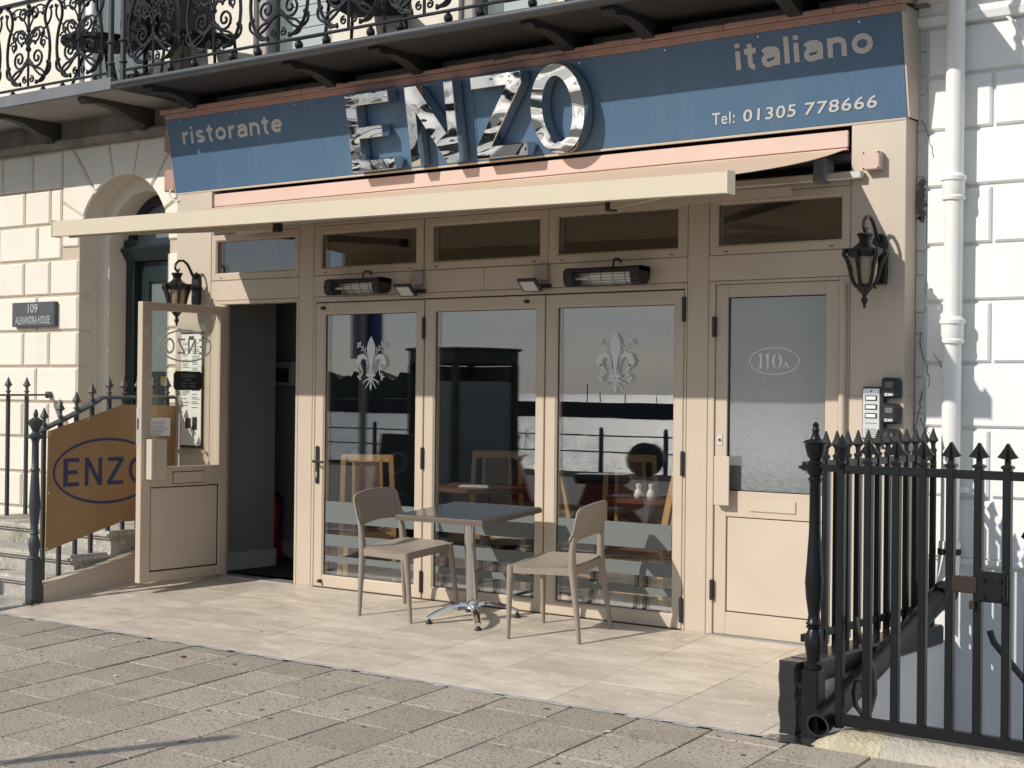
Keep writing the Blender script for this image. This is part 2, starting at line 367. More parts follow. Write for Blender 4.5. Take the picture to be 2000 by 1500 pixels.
def frame_mb(x0, x1, z0, z1, l, r, t, b, y0, y1, mb=None, ch=0.012, recess=0.03):
    """picture frame with bevelled inner lip, front at y0"""
    mb = mb or MB()
    O = [(x0, z0), (x1, z0), (x1, z1), (x0, z1)]
    I = [(x0 + l, z0 + b), (x1 - r, z0 + b), (x1 - r, z1 - t), (x0 + l, z1 - t)]
    J = [(x0 + l + ch, z0 + b + ch), (x1 - r - ch, z0 + b + ch), (x1 - r - ch, z1 - t - ch), (x0 + l + ch, z1 - t - ch)]
    e = 0.004
    O2 = [(x0 + e, z0 + e), (x1 - e, z0 + e), (x1 - e, z1 - e), (x0 + e, z1 - e)]
    rows = [(O, y1), (O, y0 + e), (O2, y0), (I, y0), (J, y0 + ch), (J, y1)]
    vs = [(p[0], y, p[1]) for q, y in rows for p in q]; fs = []
    for k in range(6):
        a = k * 4; c2 = ((k + 1) % 6) * 4
        fs += [(a + i, a + (i + 1) % 4, c2 + (i + 1) % 4, c2 + i) for i in range(4)]
    return mb.add(vs, fs)
def text_mb(s, size, cx, cz, y, depth=0.002, bold=0.0, shear=0.0, width=None, height=None, align='CENTER', axis='y', flip=False, spacing=1.0):
    """lettering as flat solid glyphs; (cx,cz) centre, or left/baseline when align LEFT; fitted to width/height"""
    cu = bpy.data.curves.new('t', 'FONT'); cu.body = s; cu.size = size; cu.offset = bold; cu.shear = shear; cu.extrude = depth / 2
    cu.space_character = spacing; cu.resolution_u = 4
    ob = bpy.data.objects.new('t', cu); COL.objects.link(ob)
    dg = bpy.context.evaluated_depsgraph_get(); dg.update()
    me = bpy.data.meshes.new_from_object(ob.evaluated_get(dg)); bpy.data.objects.remove(ob)
    xs = [v.co.x for v in me.vertices]; ys = [v.co.y for v in me.vertices]
    x0, x1, y0, y1 = min(xs), max(xs), min(ys), max(ys)
    sx = width / (x1 - x0) if width else 1; sy = height / (y1 - y0) if height else sx
    mb = MB(); vs = []
    for v in me.vertices:
        u = (v.co.x - (x0 + x1) / 2) * sx; w = (v.co.y - (y0 + y1) / 2) * sy
        if align == 'LEFT': u = (v.co.x - x0) * sx
        if flip: u = -u
        if axis == 'y': vs.append((cx + u, y - v.co.z, cz + w))
        elif axis == 'x': vs.append((y + v.co.z, cx + u, cz + w))
        else: vs.append((u, w, v.co.z))
    mb.add(vs, [list(p.vertices) for p in me.polygons]); bpy.data.meshes.remove(me); return mb
def stroke(mb, pts, ws, axis='y', a=0.0, b=0.002):
    """flat ribbon with varying width"""
    n = len(pts); Lf, Rt = [], []
    for i in range(n):
        p = Vector(pts[i]); t = (Vector(pts[min(i + 1, n - 1)]) - Vector(pts[max(i - 1, 0)])).normalized(); w = ws[i] if isinstance(ws, (list, tuple)) else ws
        nn = Vector((-t.y, t.x)) * w / 2; Lf.append(tuple(p + nn)); Rt.append(tuple(p - nn))
    for i in range(n - 1): mb.prism([Lf[i], Lf[i + 1], Rt[i + 1], Rt[i]], axis, a, b)
    return mb
def glyph_word(word, x0, z0, width, height, y, depth, axis='y', wt=.25):
    """bold grotesque lower case drawn as ribbons; fitted to width and to the full height (ascender)"""
    def arc(cx, cz, rx, rz, a0, a1, n=14): return [(cx + rx * math.cos(R(a0 + (a1 - a0) * i / n)), cz + rz * math.sin(R(a0 + (a1 - a0) * i / n))) for i in range(n + 1)]
    h = wt / 2
    G_ = {'o': (.98, [arc(.49, .5, .49 - h, .5 - h, 0, 360, 26)]),
          'n': (.90, [[(h, 0), (h, 1)], arc(.45, .62, .45 - h, .38 - h, 165, 0) + [(.90 - h, 0)]]),
          'r': (.58, [[(h, 0), (h, 1)], arc(.50, .58, .50 - h, .42 - h, 175, 82)]),
          'i': (.25, [[(h, 0), (h, 1)], [(h, 1.16), (h, 1.40)]]),
          'l': (.25, [[(h, 0), (h, 1.40)]]),
          't': (.60, [[(.27, 1.30), (.27, .28)] + arc(.27 + .2, .2 + h * .55, .2, .2, 180, 275, 8), [(.0, .91), (.58, .91)]]),
          's': (.84, [arc(.42, .72, .42 - h, .28 - h * .9, 25, 250, 14)[:] + arc(.42, .27, .42 - h, .27 - h * .9, 80, -155, 14)]),
          'a': (.90, [arc(.44, .66, .36, .34 - h, 160, 0) + [(.80 - h * .2, 0)], [(.78, .60), (.42, .555)] + arc(.36, .32, .36 - h, .235, 80, 285, 14) + [(.62, .14), (.76, .30)]]),
          'e': (.95, [[(.10, .52), (.86, .52)], arc(.48, .5, .48 - h, .5 - h, 5, 318, 24)])}
    mb = MB(); u = 0; gap = .21; tot = sum(G_[c][0] for c in word) + gap * (len(word) - 1)
    sx = width / tot; sz = height / 1.40
    k = 0
    for c in word:
        for pts in G_[c][1]:
            k += 1; y_ = y - .0004 * (k % 5)
            stroke(mb, [(x0 + (u + p[0]) * sx, z0 + p[1] * sz) for p in pts], wt * (sx + sz) / 2, axis, y_, y + depth)
        u += G_[c][0] + gap
    return mb
def ell(cx, cz, rx, rz, n=40): return [(cx + rx * math.cos(2 * math.pi * i / n), cz + rz * math.sin(2 * math.pi * i / n)) for i in range(n)]
def gz(y): return 0.088 * y                              # forecourt rises to the doors
def pz(y): return -0.0877 + 0.035 * y                    # pavement
# ================================================================== ground
pb = MB()
def sheet(mb, x0, x1, y0, y1, zf, dz=0.0):
    mb.add([(x0, y0, zf(y0) + dz), (x1, y0, zf(y0) + dz), (x1, y1, zf(y1) + dz), (x0, y1, zf(y1) + dz)], [(0, 1, 2, 3)])
sheet(pb, -45, 45, -5.6, -1.665, pz, -0.012); sheet(pb, -45, -1.5, -1.665, 0.2, pz, -0.012)
pavement = struct('pavement', pb, 'grout_dark')
SH, SK, SW, SLEN = -0.09, -0.02, 0.403, 0.43
def slab_mesh(w, l):
    mb = MB(); g = 0.0035; c = 0.004; h = 0.0
    def q(u, v): return (u + SH * v, v + SK * u)
    lo = [q(g, g), q(w - g, g), q(w - g, l - g), q(g, l - g)]
    up = [q(g + c, g + c), q(w - g - c, g + c), q(w - g - c, l - g - c), q(g + c, l - g - c)]
    vs = [(*p, -0.03) for p in lo] + [(*p, -0.005) for p in lo] + [(*p, 0.0) for p in up]
    fs = [(8, 9, 10, 11), (3, 2, 1, 0)] + [(r + i, r + (i + 1) % 4, r + 4 + (i + 1) % 4, r + 4 + i) for r in (0, 4) for i in range(4)]
    return mb.add(vs, fs)
slabs = {}
ps = math.atan(0.035)
for i in range(-7, 22):
    x = -0.91 + 0.4025 * i; yt = -1.70 - SK * 0
    first = [0.43, 0.2, 0.31, 0.12, 0.36, 0.25][(i * 5 + i // 3) % 6]
    v = yt; k = 0
    while v > -4.9:
        l = first if k == 0 else SLEN
        v -= l; key = round(l, 2)
        u = x + SH * (v - yt)
        loc = (u, v, pz(v) + random.uniform(-0.0025, 0.0015))
        rot = (ps + random.uniform(-0.004, 0.004), random.uniform(-0.005, 0.005), random.uniform(-0.004, 0.004))
        if key not in slabs:
            o = slab_mesh(SW, l).build('paving_slab', 'paving', pavement); o.location = loc; o.rotation_euler = rot; slabs[key] = o
        else: link_copy(slabs[key], loc, pavement, rot)
        k += 1
mo = MB(); n = 90
for i in range(n):                                     # ragged mortar strip along the tile edge
    x0 = -1.45 + 6.1 * i / n; x1 = x0 + 6.1 / n
    a = 0.062 + 0.012 * math.sin(i * 1.7) + random.uniform(-0.012, 0.012)
    mo.add([(x0, -1.655, pz(-1.655) + 0.001), (x1, -1.655, pz(-1.655) + 0.001), (x1, -1.655 - a, pz(-1.655 - a) + 0.0035), (x0, -1.655 - a, pz(-1.655 - a) + 0.0035)], [(0, 1, 2, 3)])
mo.build('mortar_strip', 'mortar', pavement)

fl_ = MB()
for k in range(4): fl_.box(-6.6 + 1.28 * k, -6.6 + 1.28 * (k + 1) - .006, -1.72, -1.16, pz(-1.72) - .06, pz(-1.45) + .006 + .002 * (k % 2), .006)
fl_.build('edge_stone', 'stone_step', pavement)
gm = MB(); random.seed(77)
for k in range(70):                                    # trodden gum and drips
    x, y = random.uniform(-.5, 6.0), random.uniform(-4.3, -1.8); r = random.uniform(.006, .018); a0 = random.uniform(0, 6)
    gm.add([(x + r * math.cos(a0 + j * .785) * random.uniform(.7, 1.2), y + r * .8 * math.sin(a0 + j * .785) * random.uniform(.7, 1.2), pz(y) + .0032) for j in range(8)], [list(range(8))])
gmo = gm.build('gum_spots', 'gum', pavement); gmo['kind'] = 'stuff'
fb = MB(); sheet(fb, -1.43, 4.72, -1.655, 0.1, gz, -0.003)
fb.add([(-1.43, -1.655, gz(-1.655) - .003), (4.72, -1.655, gz(-1.655) - .003), (4.72, -1.655, -0.4), (-1.43, -1.655, -0.4)], [(0, 1, 2, 3)])
forecourt = struct('forecourt', fb, 'tile_grout')
fs_ = math.atan(0.088); tiles = {}
XL = [-1.40] + [-0.899 + 0.604 * k for k in range(10)] + [4.66]
YL = [-0.012, -0.05, -0.445, -0.84, -1.235, -1.652]
for a, b in zip(XL[:-1], XL[1:]):
    for c, d in zip(YL[1:], YL[:-1]):
        key = (round(b - a, 3), round(d - c, 3)); loc = ((a + b) / 2, (c + d) / 2, gz((c + d) / 2) + random.uniform(-0.0006, 0.0006))
        w, l = b - a - 0.003, d - c - 0.003
        if key not in tiles:
            o = MB().box(-w / 2, w / 2, -l / 2, l / 2, -0.012, 0.0, 0.0012).build('floor_tile', 'tile', forecourt)
            o.location = loc; o.rotation_euler = (fs_, 0, 0); tiles[key] = o
        else: link_copy(tiles[key], loc, forecourt, (fs_, 0, 0))

# road, promenade and sea in front of the houses (seen in the glass)
rd = MB(); sheet(rd, -120, 90, -19.5, -5.75, lambda y: -0.40); struct('road', rd, 'road')
kb = MB(); kb.box(-60, 60, -5.75, -5.6, -0.6, -0.283, 0.01); struct('kerb', kb, 'kerb_grey')
pr = MB(); sheet(pr, -160, 110, -26.2, -19.5, lambda y: -0.28 + (y + 19.5) * 0.0627)
pr.add([(-160, -26.2, -0.70), (110, -26.2, -0.70), (110, -26.3, -5), (-160, -26.3, -5)], [(0, 1, 2, 3)])
pr.add([(-160, -19.5, -0.28), (110, -19.5, -0.28), (110, -19.5, -0.5), (-160, -19.5, -0.5)], [(0, 1, 2, 3)])
struct('promenade', pr, 'promenade')
se = MB(); se.add([(-3000, -26.25, -3.4), (3000, -26.25, -3.4), (3000, -4500, -3.4), (-3000, -4500, -3.4)], [(0, 1, 2, 3)]); struct('sea', se, 'sea')
hl = MB(); n = 150; top = []
for i in range(n + 1):
    t = i / n; x = -420 + 172 * t
    top.append((x, -285 - 30 * t, max(-3.0, (9.5 - 5.0 * t + 1.2 * math.sin(i * .9) + random.uniform(-.9, .9)) * (1 if t < .86 else max(0, (1 - t) / .14)))))
vs = []
for p in top: vs += [(p[0], p[1] + 6, -3.6), p, (p[0], p[1] - 40, -3.6)]
hl.add(vs, [(3 * i + k, 3 * i + 3 + k, 3 * i + 4 + k, 3 * i + 1 + k) for i in range(n) for k in (0, 1)]); struct('far_hill', hl, 'hill')

# ================================================================== restaurant building
RB = thing('restaurant_building', 'restaurant ground floor with tan frames, glass folding doors and black balcony above', 'building', (1.5, 0.2, 0))
# pilasters: two stacked panels each
for x0, x1 in ((-1.53, -1.128), (4.186, 4.51)):
    p = MB().box(x0, x1, 0.0, 0.16, 1.4235, 2.948, 0.003).box(x0, x1, 0.0, 0.16, -0.02, 1.4205, 0.003).box(x0 + 0.004, x1 - 0.004, 0.004, 0.155, 1.41, 1.43)
    p.build('pilaster', 'tan_panel', RB)
for x0, x1 in ((-0.170, -0.0245), (3.128, 3.272)):
    bx('mullion', 'tan', RB, x0, x1, 0.0, 0.10, -0.015, 2.655, 0.003)
# dark backing in the joints between frame members
MB().box(-1.13, 4.19, 0.02, 0.028, 2.084, 2.10).box(-1.13, 4.19, 0.02, 0.028, 2.236, 2.254).box(-1.13, 4.19, 0.02, 0.028, 2.594, 2.61).box(-0.2, 0.0, 0.03, 0.05, 0, 2.1).box(3.1, 3.3, 0.03, 0.05, 0.0, 2.1).build('joint_seal', 'seal', RB)
for x0, x1 in ((-1.125, -0.173), (-0.0215, 1.556), (1.559, 3.125), (3.275, 4.183)):
    bx('head_panel', 'tan_panel', RB, x0, x1, 0.001, 0.09, 2.0935, 2.243, 0.002)
for x0, x1 in ((-1.125, -0.173), (-0.0215, 3.125), (3.275, 4.183)):
    bx('top_rail', 'tan', RB, x0, x1, 0.0, 0.09, 2.603, 2.655, 0.003)
# door frames
MB().box(-1.125, -1.0, 0.0, 0.09, -0.01, 2.0905, 0.003).box(-0.197, -0.173, 0.0, 0.09, -0.01, 2.0905, 0.003).box(-0.9995, -0.1975, 0.0, 0.09, 2.062, 2.0905, 0.003).build('entrance_frame', 'tan', RB)
MB().box(-0.0215, 0.002, 0.0, 0.09, -0.012, 2.0905, 0.003).box(3.108, 3.125, 0.0, 0.09, -0.012, 2.0905, 0.003).box(0.0025, 3.1075, 0.0, 0.09, 2.054, 2.0905, 0.003).build('folding_door_frame', 'tan', RB)
MB().box(3.275, 3.318, 0.0, 0.09, -0.012, 2.0905, 0.003).box(4.118, 4.183, 0.0, 0.09, -0.012, 2.0905, 0.003).box(3.3185, 4.1175, 0.0, 0.09, 2.072, 2.0905, 0.003).build('flat_door_frame', 'tan', RB)
MB().tube([(4.150, -0.012, 0), (4.150, -0.012, 2.05)], 0.022, 10).build('finger_guard', 'tan', RB)
MB().box(-1.0, 4.18, 0.005, 0.3, -0.06, -0.012).build('threshold', 'mortar', RB)
MB().box(3.29, 4.2, -0.045, 0.03, -0.05, 0.0015, 0.004).build('door_sill', 'kerb_grey', RB)
MB().box(-1.0, -0.2, -0.02, 0.06, -0.05, 0.003, 0.002).build('door_sill', 'alu', RB)
# transom windows
for x0, x1 in ((-1.124, -0.174), (-0.0205, 1.024), (1.030, 2.080), (2.086, 3.124), (3.276, 4.182)):
    side = 0.062 if x1 - x0 > 0.97 else 0.045
    w = frame_mb(x0, x1, 2.2465, 2.6005, side, side, 0.045, 0.045, 0.0 if x0 != 1.030 else 0.006, 0.07).build('transom_window', 'tan', RB)
    MB().box(x0 + .03, x1 - .03, 0.030, 0.050, 2.27, 2.58).build('pane', 'transom_pane', w)
    MB().box(x0 + side + .004, x1 - side - .004, 0.016, 0.019, 2.293, 2.2965).box(x0 + side + .010, x0 + side + .016, 0.018, 0.022, 2.296, 2.552).build('gasket', 'seal', w)
    MB().box(x0 + .10, x0 + .125, -0.001, 0.004, 2.262, 2.268).box(x1 - .125, x1 - .10, -0.001, 0.004, 2.262, 2.268).build('drain_slot', 'seal', w)

# ---- folding doors
def fleur(cx, y):
    s = MB(); a, b = y, y + 0.0015
    def mir(pts, ws, k): stroke(s, [(cx + k * p[0], p[1]) for p in pts], ws, 'y', a, b)
    petal = [(0, 1.803), (.012, 1.785), (.03, 1.755), (.040, 1.722), (.038, 1.690), (.026, 1.650), (.014, 1.60), (.006, 1.54)]
    s.prism([(cx + p[0], p[1]) for p in petal] + [(cx - p[0], p[1]) for p in petal[::-1][:-1]], 'y', a, b)
    for k in (-1, 1):
        mir([(.018, 1.535), (.022, 1.59), (.042, 1.64), (.075, 1.663), (.108, 1.650), (.125, 1.615), (.112, 1.588)], [.006, .010, .018, .034, .046, .046, .030], k)
        mir([(.108, 1.60), (.095, 1.578), (.082, 1.555), (.084, 1.532), (.100, 1.520)], [.030, .016, .010, .007, .006], k)
        mir([(.012, 1.54), (.024, 1.61), (.045, 1.675), (.075, 1.715), (.105, 1.735)], [.006, .007, .007, .007, .006], k)
        mir([(.058, 1.695), (.050, 1.725)], .006, k); mir([(.075, 1.715), (.076, 1.74)], .006, k); mir([(.068, 1.705), (.098, 1.702)], .006, k)
        for dx, dz in ((0, 0), (.016, .012), (-.004, .018), (.018, -.008)):
            s.prism(ell(cx + k * (.108 + dx), 1.738 + dz, .009, .009, 8), 'y', a, b)
        for dx, dz in ((0, 0), (.017, 0), (0, .018), (.0, -.017)):
            s.prism(ell(cx + k * (.103 + dx), 1.517 + dz, .009, .009, 8), 'y', a, b)
        mir([(.008, 1.508), (.045, 1.492), (.085, 1.478)], [.012, .010, .002], k); mir([(.05, 1.49), (.075, 1.462)], [.008, .002], k)
        mir([(.006, 1.50), (.028, 1.465), (.055, 1.432)], [.010, .009, .002], k)
    s.prism(ell(cx, 1.528, .045, .014, 16), 'y', a, b)
    stroke(s, [(cx, 1.52), (cx, 1.47), (cx, 1.45), (cx, 1.418)], [.012, .010, .022, .002], 'y', a, b)
    return s
leafs = []
for k, (x0, x1) in enumerate(((0.006, 1.036), (1.046, 2.062), (2.072, 3.104))):
    d = frame_mb(x0, x1, 0.004, 2.046, 0.078, 0.062 if k else 0.066, 0.072, 0.075, 0.0, 0.06).build('folding_door', 'tan', RB)
    leafs.append(d)
    gx0, gx1 = x0 + 0.082, x1 - 0.066
    MB().box(gx0 - .03, gx1 + .03, 0.024, 0.044, 0.05, 2.0).build('pane', 'pane', d)
    frame_mb(gx0 - .001, gx1 + .001, 0.085, 1.969, .008, .008, .008, .008, 0.0135, 0.023, ch=.002).build('gasket', 'seal', d)
    for z0, z1 in ((0.468, 0.622), (0.301, 0.384), (0.186, 0.231)):
        MB().box(gx0 + .022 - .02, gx1 - .02, 0.0232, 0.0238, z0, z1).build('frosted_band', 'frost_band', d)
    if k != 1: fleur((x0 + x1) / 2 + 0.008, 0.0222).build('fleur_de_lis', 'etched', d)
    # corner mitres
    for (ax, az, bx_, bz) in ((x0, .004, x0 + .08, .08), (x1, .004, x1 - .064, .08), (x0, 2.046, x0 + .08, 1.974), (x1, 2.046, x1 - .064, 1.974)):
        stroke(MB(), [(ax, az), (bx_, bz)], .0012, 'y', -0.0006, 0.004).build('mitre', 'tan_panel', d)
for d, hx, zs in ((leafs[0], 1.041, (1.85, .96, .12)), (leafs[2], 3.108, (1.93, 1.0, .12))):
    for z in zs: MB().box(hx - .011, hx + .011, -0.018, 0.01, z - .075, z + .075, .004).build('hinge', 'black_metal', d)
for d, kx, kz in ((leafs[0], .09, 2.008), (leafs[1], 1.925, 2.008), (leafs[0], .085, .045)):
    MB().tube([(kx, 0, kz), (kx - .0, -0.03, kz)], [.013, .012], 10).build('bolt_knob', 'black_metal', d)
hd = MB().box(0.022, 0.058, -0.012, 0.0, 0.745, 1.015, .006).tube([(0.040, -.01, .905), (.040, -.05, .905), (.052, -.058, .905), (.15, -.058, .903)], .009, 8)
h = hd.build('handle', 'black_metal', leafs[0]); MB().box(.034, .046, -.016, -.011, .79, .83, .003).build('keyhole', 'steel', h)

# ---- open entrance door (turned 90 degrees out over the tiles, we see its inner face)
dw = thing('hinge_origin', None, None); bpy.data.objects.remove(dw)
ed = MB()
yh, yt_ = 0.015, -0.80                                  # hinge edge, free edge
def dbox(y0, y1, z0, z1, c=.003): ed.box(-1.0, -0.945, y0, y1, z0, z1, c)
dbox(yt_, yt_ + .09, 0.012, 2.045); dbox(yh - .075, yh, 0.012, 2.045)
dbox(yt_ + .0905, yh - .0755, 1.985, 2.0445); dbox(yt_ + .0905, yh - .0755, 0.70, 0.845); dbox(yt_ + .0905, yh - .0755, 0.012, 0.085)
door = ed.build('entrance_door', 'tan', RB)
MB().box(-0.985, -0.965, yt_ + .075, yh - .06, 0.83, 2.0).build('pane', 'door_pane', door)
MB().box(-0.99, -0.953, yt_ + .097, yh - .082, 0.093, 0.693, .004).box(-.985, -.96, yt_ + .085, yh - .07, .08, .71).build('panel', 'tan_panel', door)
MB().box(-0.958, -0.951, yt_ + .0915, yh - .0765, 0.086, 0.0925).box(-0.958, -0.951, yt_ + .0915, yt_ + .0965, 0.09, .695).box(-0.958, -0.951, yh - .0815, yh - .0765, 0.09, .695).box(-0.958, -0.951, yt_ + .0915, yh - .0765, 0.6935, .699).build('panel_joint', 'seal', door)
MB().box(-0.945, -0.937, -.502, -.208, .722, .802, .003).build('letter_plate', 'tan_panel', door)
MB().box(-0.9449, -0.9435, -.507, -.203, .717, .807).build('letter_plate_joint', 'seal', door)
MB().box(-0.945, -0.87, -.765, -.735, 0.758, 1.05, .004).box(-.945, -.885, -.737, -.61, .758, 1.05, .004).build('pull_handle', 'tan_panel', door)
MB().box(-0.9455, -0.942, -.777, -.745, 1.80, 1.86).box(-1.0, -.97, yt_ - .002, yt_ + .001, 1.0, 1.28).build('lock_plate', 'steel', door)
MB().box(-.99, -.975, yt_ - .0035, yt_ - .001, 1.12, 1.2).build('lock_slot', 'seal', door)
MB().tube([(-0.985, yh + .01, 0.0), (-0.985, yh + .01, 2.06)], 0.03, 12).build('finger_guard', 'tan', door)
ov = MB().ring([(p[0], p[1]) for p in ell(-.382, 1.735, .25, .122, 56)], ell(-.382, 1.735, .236, .109, 56), 'x', -.964, -.9625)
ov.build('oval_outline', 'etched', door)
def enzo_polys():
    """letters on a unit height: (width, list of polygons)"""
    E = (0.72, [[(0, 0), (.2, 0), (.2, 1), (0, 1)], [(.2, 0), (.72, 0), (.72, .14), (.2, .14)], [(.2, .43), (.64, .43), (.64, .57), (.2, .57)], [(.2, .86), (.72, .86), (.72, 1), (.2, 1)]])
    N = (0.8, [[(0, 0), (.17, 0), (.17, 1), (0, 1)], [(.63, 0), (.8, 0), (.8, 1), (.63, 1)], [(.17, 1), (.17, .70), (.63, 0), (.63, .30)]])
    Z = (0.76, [[(0, 0), (.76, 0), (.76, .14), (0, .14)], [(0, .86), (.76, .86), (.76, 1), (0, 1)], [(0, .14), (.22, .14), (.76, .86), (.54, .86)]])
    return E, N, Z
def enzo_flat(axis, t0, t1, c, z0, h, sx, mirror, wt=1.0):
    """flat ENZO word centred at c along the face"""
    s = MB(); E, N, Z = enzo_polys(); gap = .26; ow = .92; tot = E[0] + N[0] + Z[0] + ow + 3 * gap; u = -tot / 2
    def add(p): s.prism([(c + (-1 if mirror else 1) * (u + q[0]) * h * sx, z0 + q[1] * h) for q in p], axis, t0, t1)
    for w, ps_ in (E, N, Z):
        for p in ps_: add(p)
        u += w + gap
    oc = c + (-1 if mirror else 1) * (u + ow / 2) * h * sx
    s.ring(ell(oc, z0 + h / 2, ow / 2 * h * sx, h * .51, 28), ell(oc, z0 + h / 2, (ow / 2 - .17) * h * sx, h * .36, 28), axis, t0, t1)
    return s
enzo_flat('x', -.964, -.9625, -.382, 1.675, .115, .86, True).build('mirrored_lettering', 'etched', door)
# ---- the flat's door (110A)
fd = MB().box(3.321, 3.40, 0.012, 0.06, 0.003, 2.069, .002).box(4.033, 4.114, 0.012, 0.06, 0.003, 2.069, .002)
for z0, z1 in ((1.994, 2.069), (.70, .852), (.003, .136)): fd.box(3.4005, 4.0325, 0.012, 0.06, z0, z1, .002)
fdo = fd.build('flat_door', 'tan', RB)
MB().box(3.39, 4.04, 0.032, 0.046, 0.84, 2.0).build('frosted_pane', 'frosted', fdo)
MB().box(3.406, 4.027, 0.018, 0.05, .142, .694, .003).build('panel', 'tan_panel', fdo)
frame_mb(3.4, 4.033, .136, .70, .006, .006, .006, .006, .024, .03, ch=.001).build('panel_joint', 'seal', fdo)
frame_mb(3.4, 4.033, .852, 1.994, .005, .005, .005, .005, .024, .034, ch=.001).build('gasket', 'seal', fdo)
MB().box(3.562, 3.858, .004, .012, .737, .806, .003).build('letter_plate', 'tan_panel', fdo)
MB().box(3.36, 3.45, -.045, -.037, .766, 1.056, .003).box(3.345, 3.366, -.04, .012, .766, 1.056, .003).build('pull_handle', 'tan_panel', fdo)
MB().box(3.338, 3.372, .008, .012, 1.115, 1.185, .002).build('lock_plate', 'steel', fdo); MB().tube([(3.355, .003, 1.15), (3.355, .009, 1.15)], .008, 10).build('keyhole', 'black_metal', fdo)
for z in (1.82, .26): MB().box(3.305, 3.327, -.014, .014, z - .06, z + .06, .004).build('hinge', 'black_metal', fdo)
cxo = 3.70
MB().ring(ell(cxo, 1.617, .163, .080, 48), ell(cxo, 1.617, .157, .075, 48), 'y', .0295, .0315).build('oval_outline', 'white_print', fdo)
nb = MB()
for dx in (-.088, -.043):
    nb.box(cxo + dx - .006, cxo + dx + .006, .0295, .0315, 1.575, 1.66); nb.box(cxo + dx - .014, cxo + dx + .014, .0293, .0315, 1.573, 1.577); nb.prism([(cxo + dx - .006, 1.66), (cxo + dx - .006, 1.648), (cxo + dx - .018, 1.641), (cxo + dx - .018, 1.646)], 'y', .0293, .0315)
nb.ring(ell(cxo + .018, 1.617, .032, .044, 24), ell(cxo + .018, 1.617, .018, .041, 24), 'y', .0295, .0315)
for q in ([(.058, 1.575), (.064, 1.575), (.078, 1.607), (.072, 1.612)], [(.072, 1.612), (.078, 1.612), (.098, 1.575), (.087, 1.575)], [(.066, 1.584), (.086, 1.584), (.085, 1.587), (.067, 1.587)]):
    nb.prism([(cxo + p[0], p[1]) for p in q], 'y', .0294, .0315)
nb.build('number_110A', 'white_print', fdo)
# ---- awning recess and wall above
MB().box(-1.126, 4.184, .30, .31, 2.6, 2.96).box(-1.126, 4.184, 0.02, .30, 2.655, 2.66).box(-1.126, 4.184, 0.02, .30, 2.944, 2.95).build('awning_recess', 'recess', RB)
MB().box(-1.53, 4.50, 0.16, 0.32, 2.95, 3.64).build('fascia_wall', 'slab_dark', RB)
MB().box(-1.56, 4.6, 0.06, 0.2, 3.56, 3.668).build('frieze', 'stain_stone', RB)
# upper storey with french windows
uw = MB(); xs = [-1.62, -.86, -.02, 1.18, 2.02, 3.0, 3.8, 4.6]
for i in range(0, 7):
    if i % 2 == 0: uw.box(xs[i], xs[i + 1], 0.16, 0.5, 3.66, 5.6)
uw.build('upper_wall', 'cream', RB)
for i in (1, 3, 5):
    w = frame_mb(xs[i], xs[i + 1], 3.70, 5.6, .09, .09, .09, .09, .20, .34).build('french_window', 'upper_trim', RB)
    MB().box(xs[i] + .08, xs[i + 1] - .08, .30, .31, 3.78, 5.5).build('pane', 'upper_glass', w)
    bl = MB()
    for k in range(20): bl.box(xs[i] + .30, xs[i + 1] - .06, .285, .295, 3.82 + k * .085, 3.82 + k * .085 + .078)
    bl.build('blind', 'blind', w)
MB().box(-1.7, -1.58, .05, .5, 3.66, 5.6).build('party_strip', 'upper_trim', RB)
# ---- room behind the glass
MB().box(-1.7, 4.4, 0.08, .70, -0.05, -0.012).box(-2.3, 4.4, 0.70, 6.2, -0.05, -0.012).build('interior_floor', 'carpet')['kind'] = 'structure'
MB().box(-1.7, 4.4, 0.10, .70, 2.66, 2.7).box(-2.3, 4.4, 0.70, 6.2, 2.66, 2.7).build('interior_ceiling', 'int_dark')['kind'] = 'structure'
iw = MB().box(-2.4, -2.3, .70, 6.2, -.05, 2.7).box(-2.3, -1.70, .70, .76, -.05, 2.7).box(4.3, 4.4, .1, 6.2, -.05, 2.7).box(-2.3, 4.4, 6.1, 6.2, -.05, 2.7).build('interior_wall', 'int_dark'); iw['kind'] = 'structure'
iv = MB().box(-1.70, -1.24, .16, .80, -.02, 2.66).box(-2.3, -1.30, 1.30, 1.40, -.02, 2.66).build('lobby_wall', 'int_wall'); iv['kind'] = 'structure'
MB().box(-1.24, -1.222, .13, .815, -.012, .13, .004).box(-1.68, -1.222, .80, .82, -.012, .13, .004).box(-2.2, -1.30, 1.282, 1.30, -.012, .13, .004).build('skirting', 'int_white', iv)
MB().box(3.2, 3.29, .08, 1.6, -.02, 2.66).build('flat_hall_wall', 'int_wall')['kind'] = 'structure'
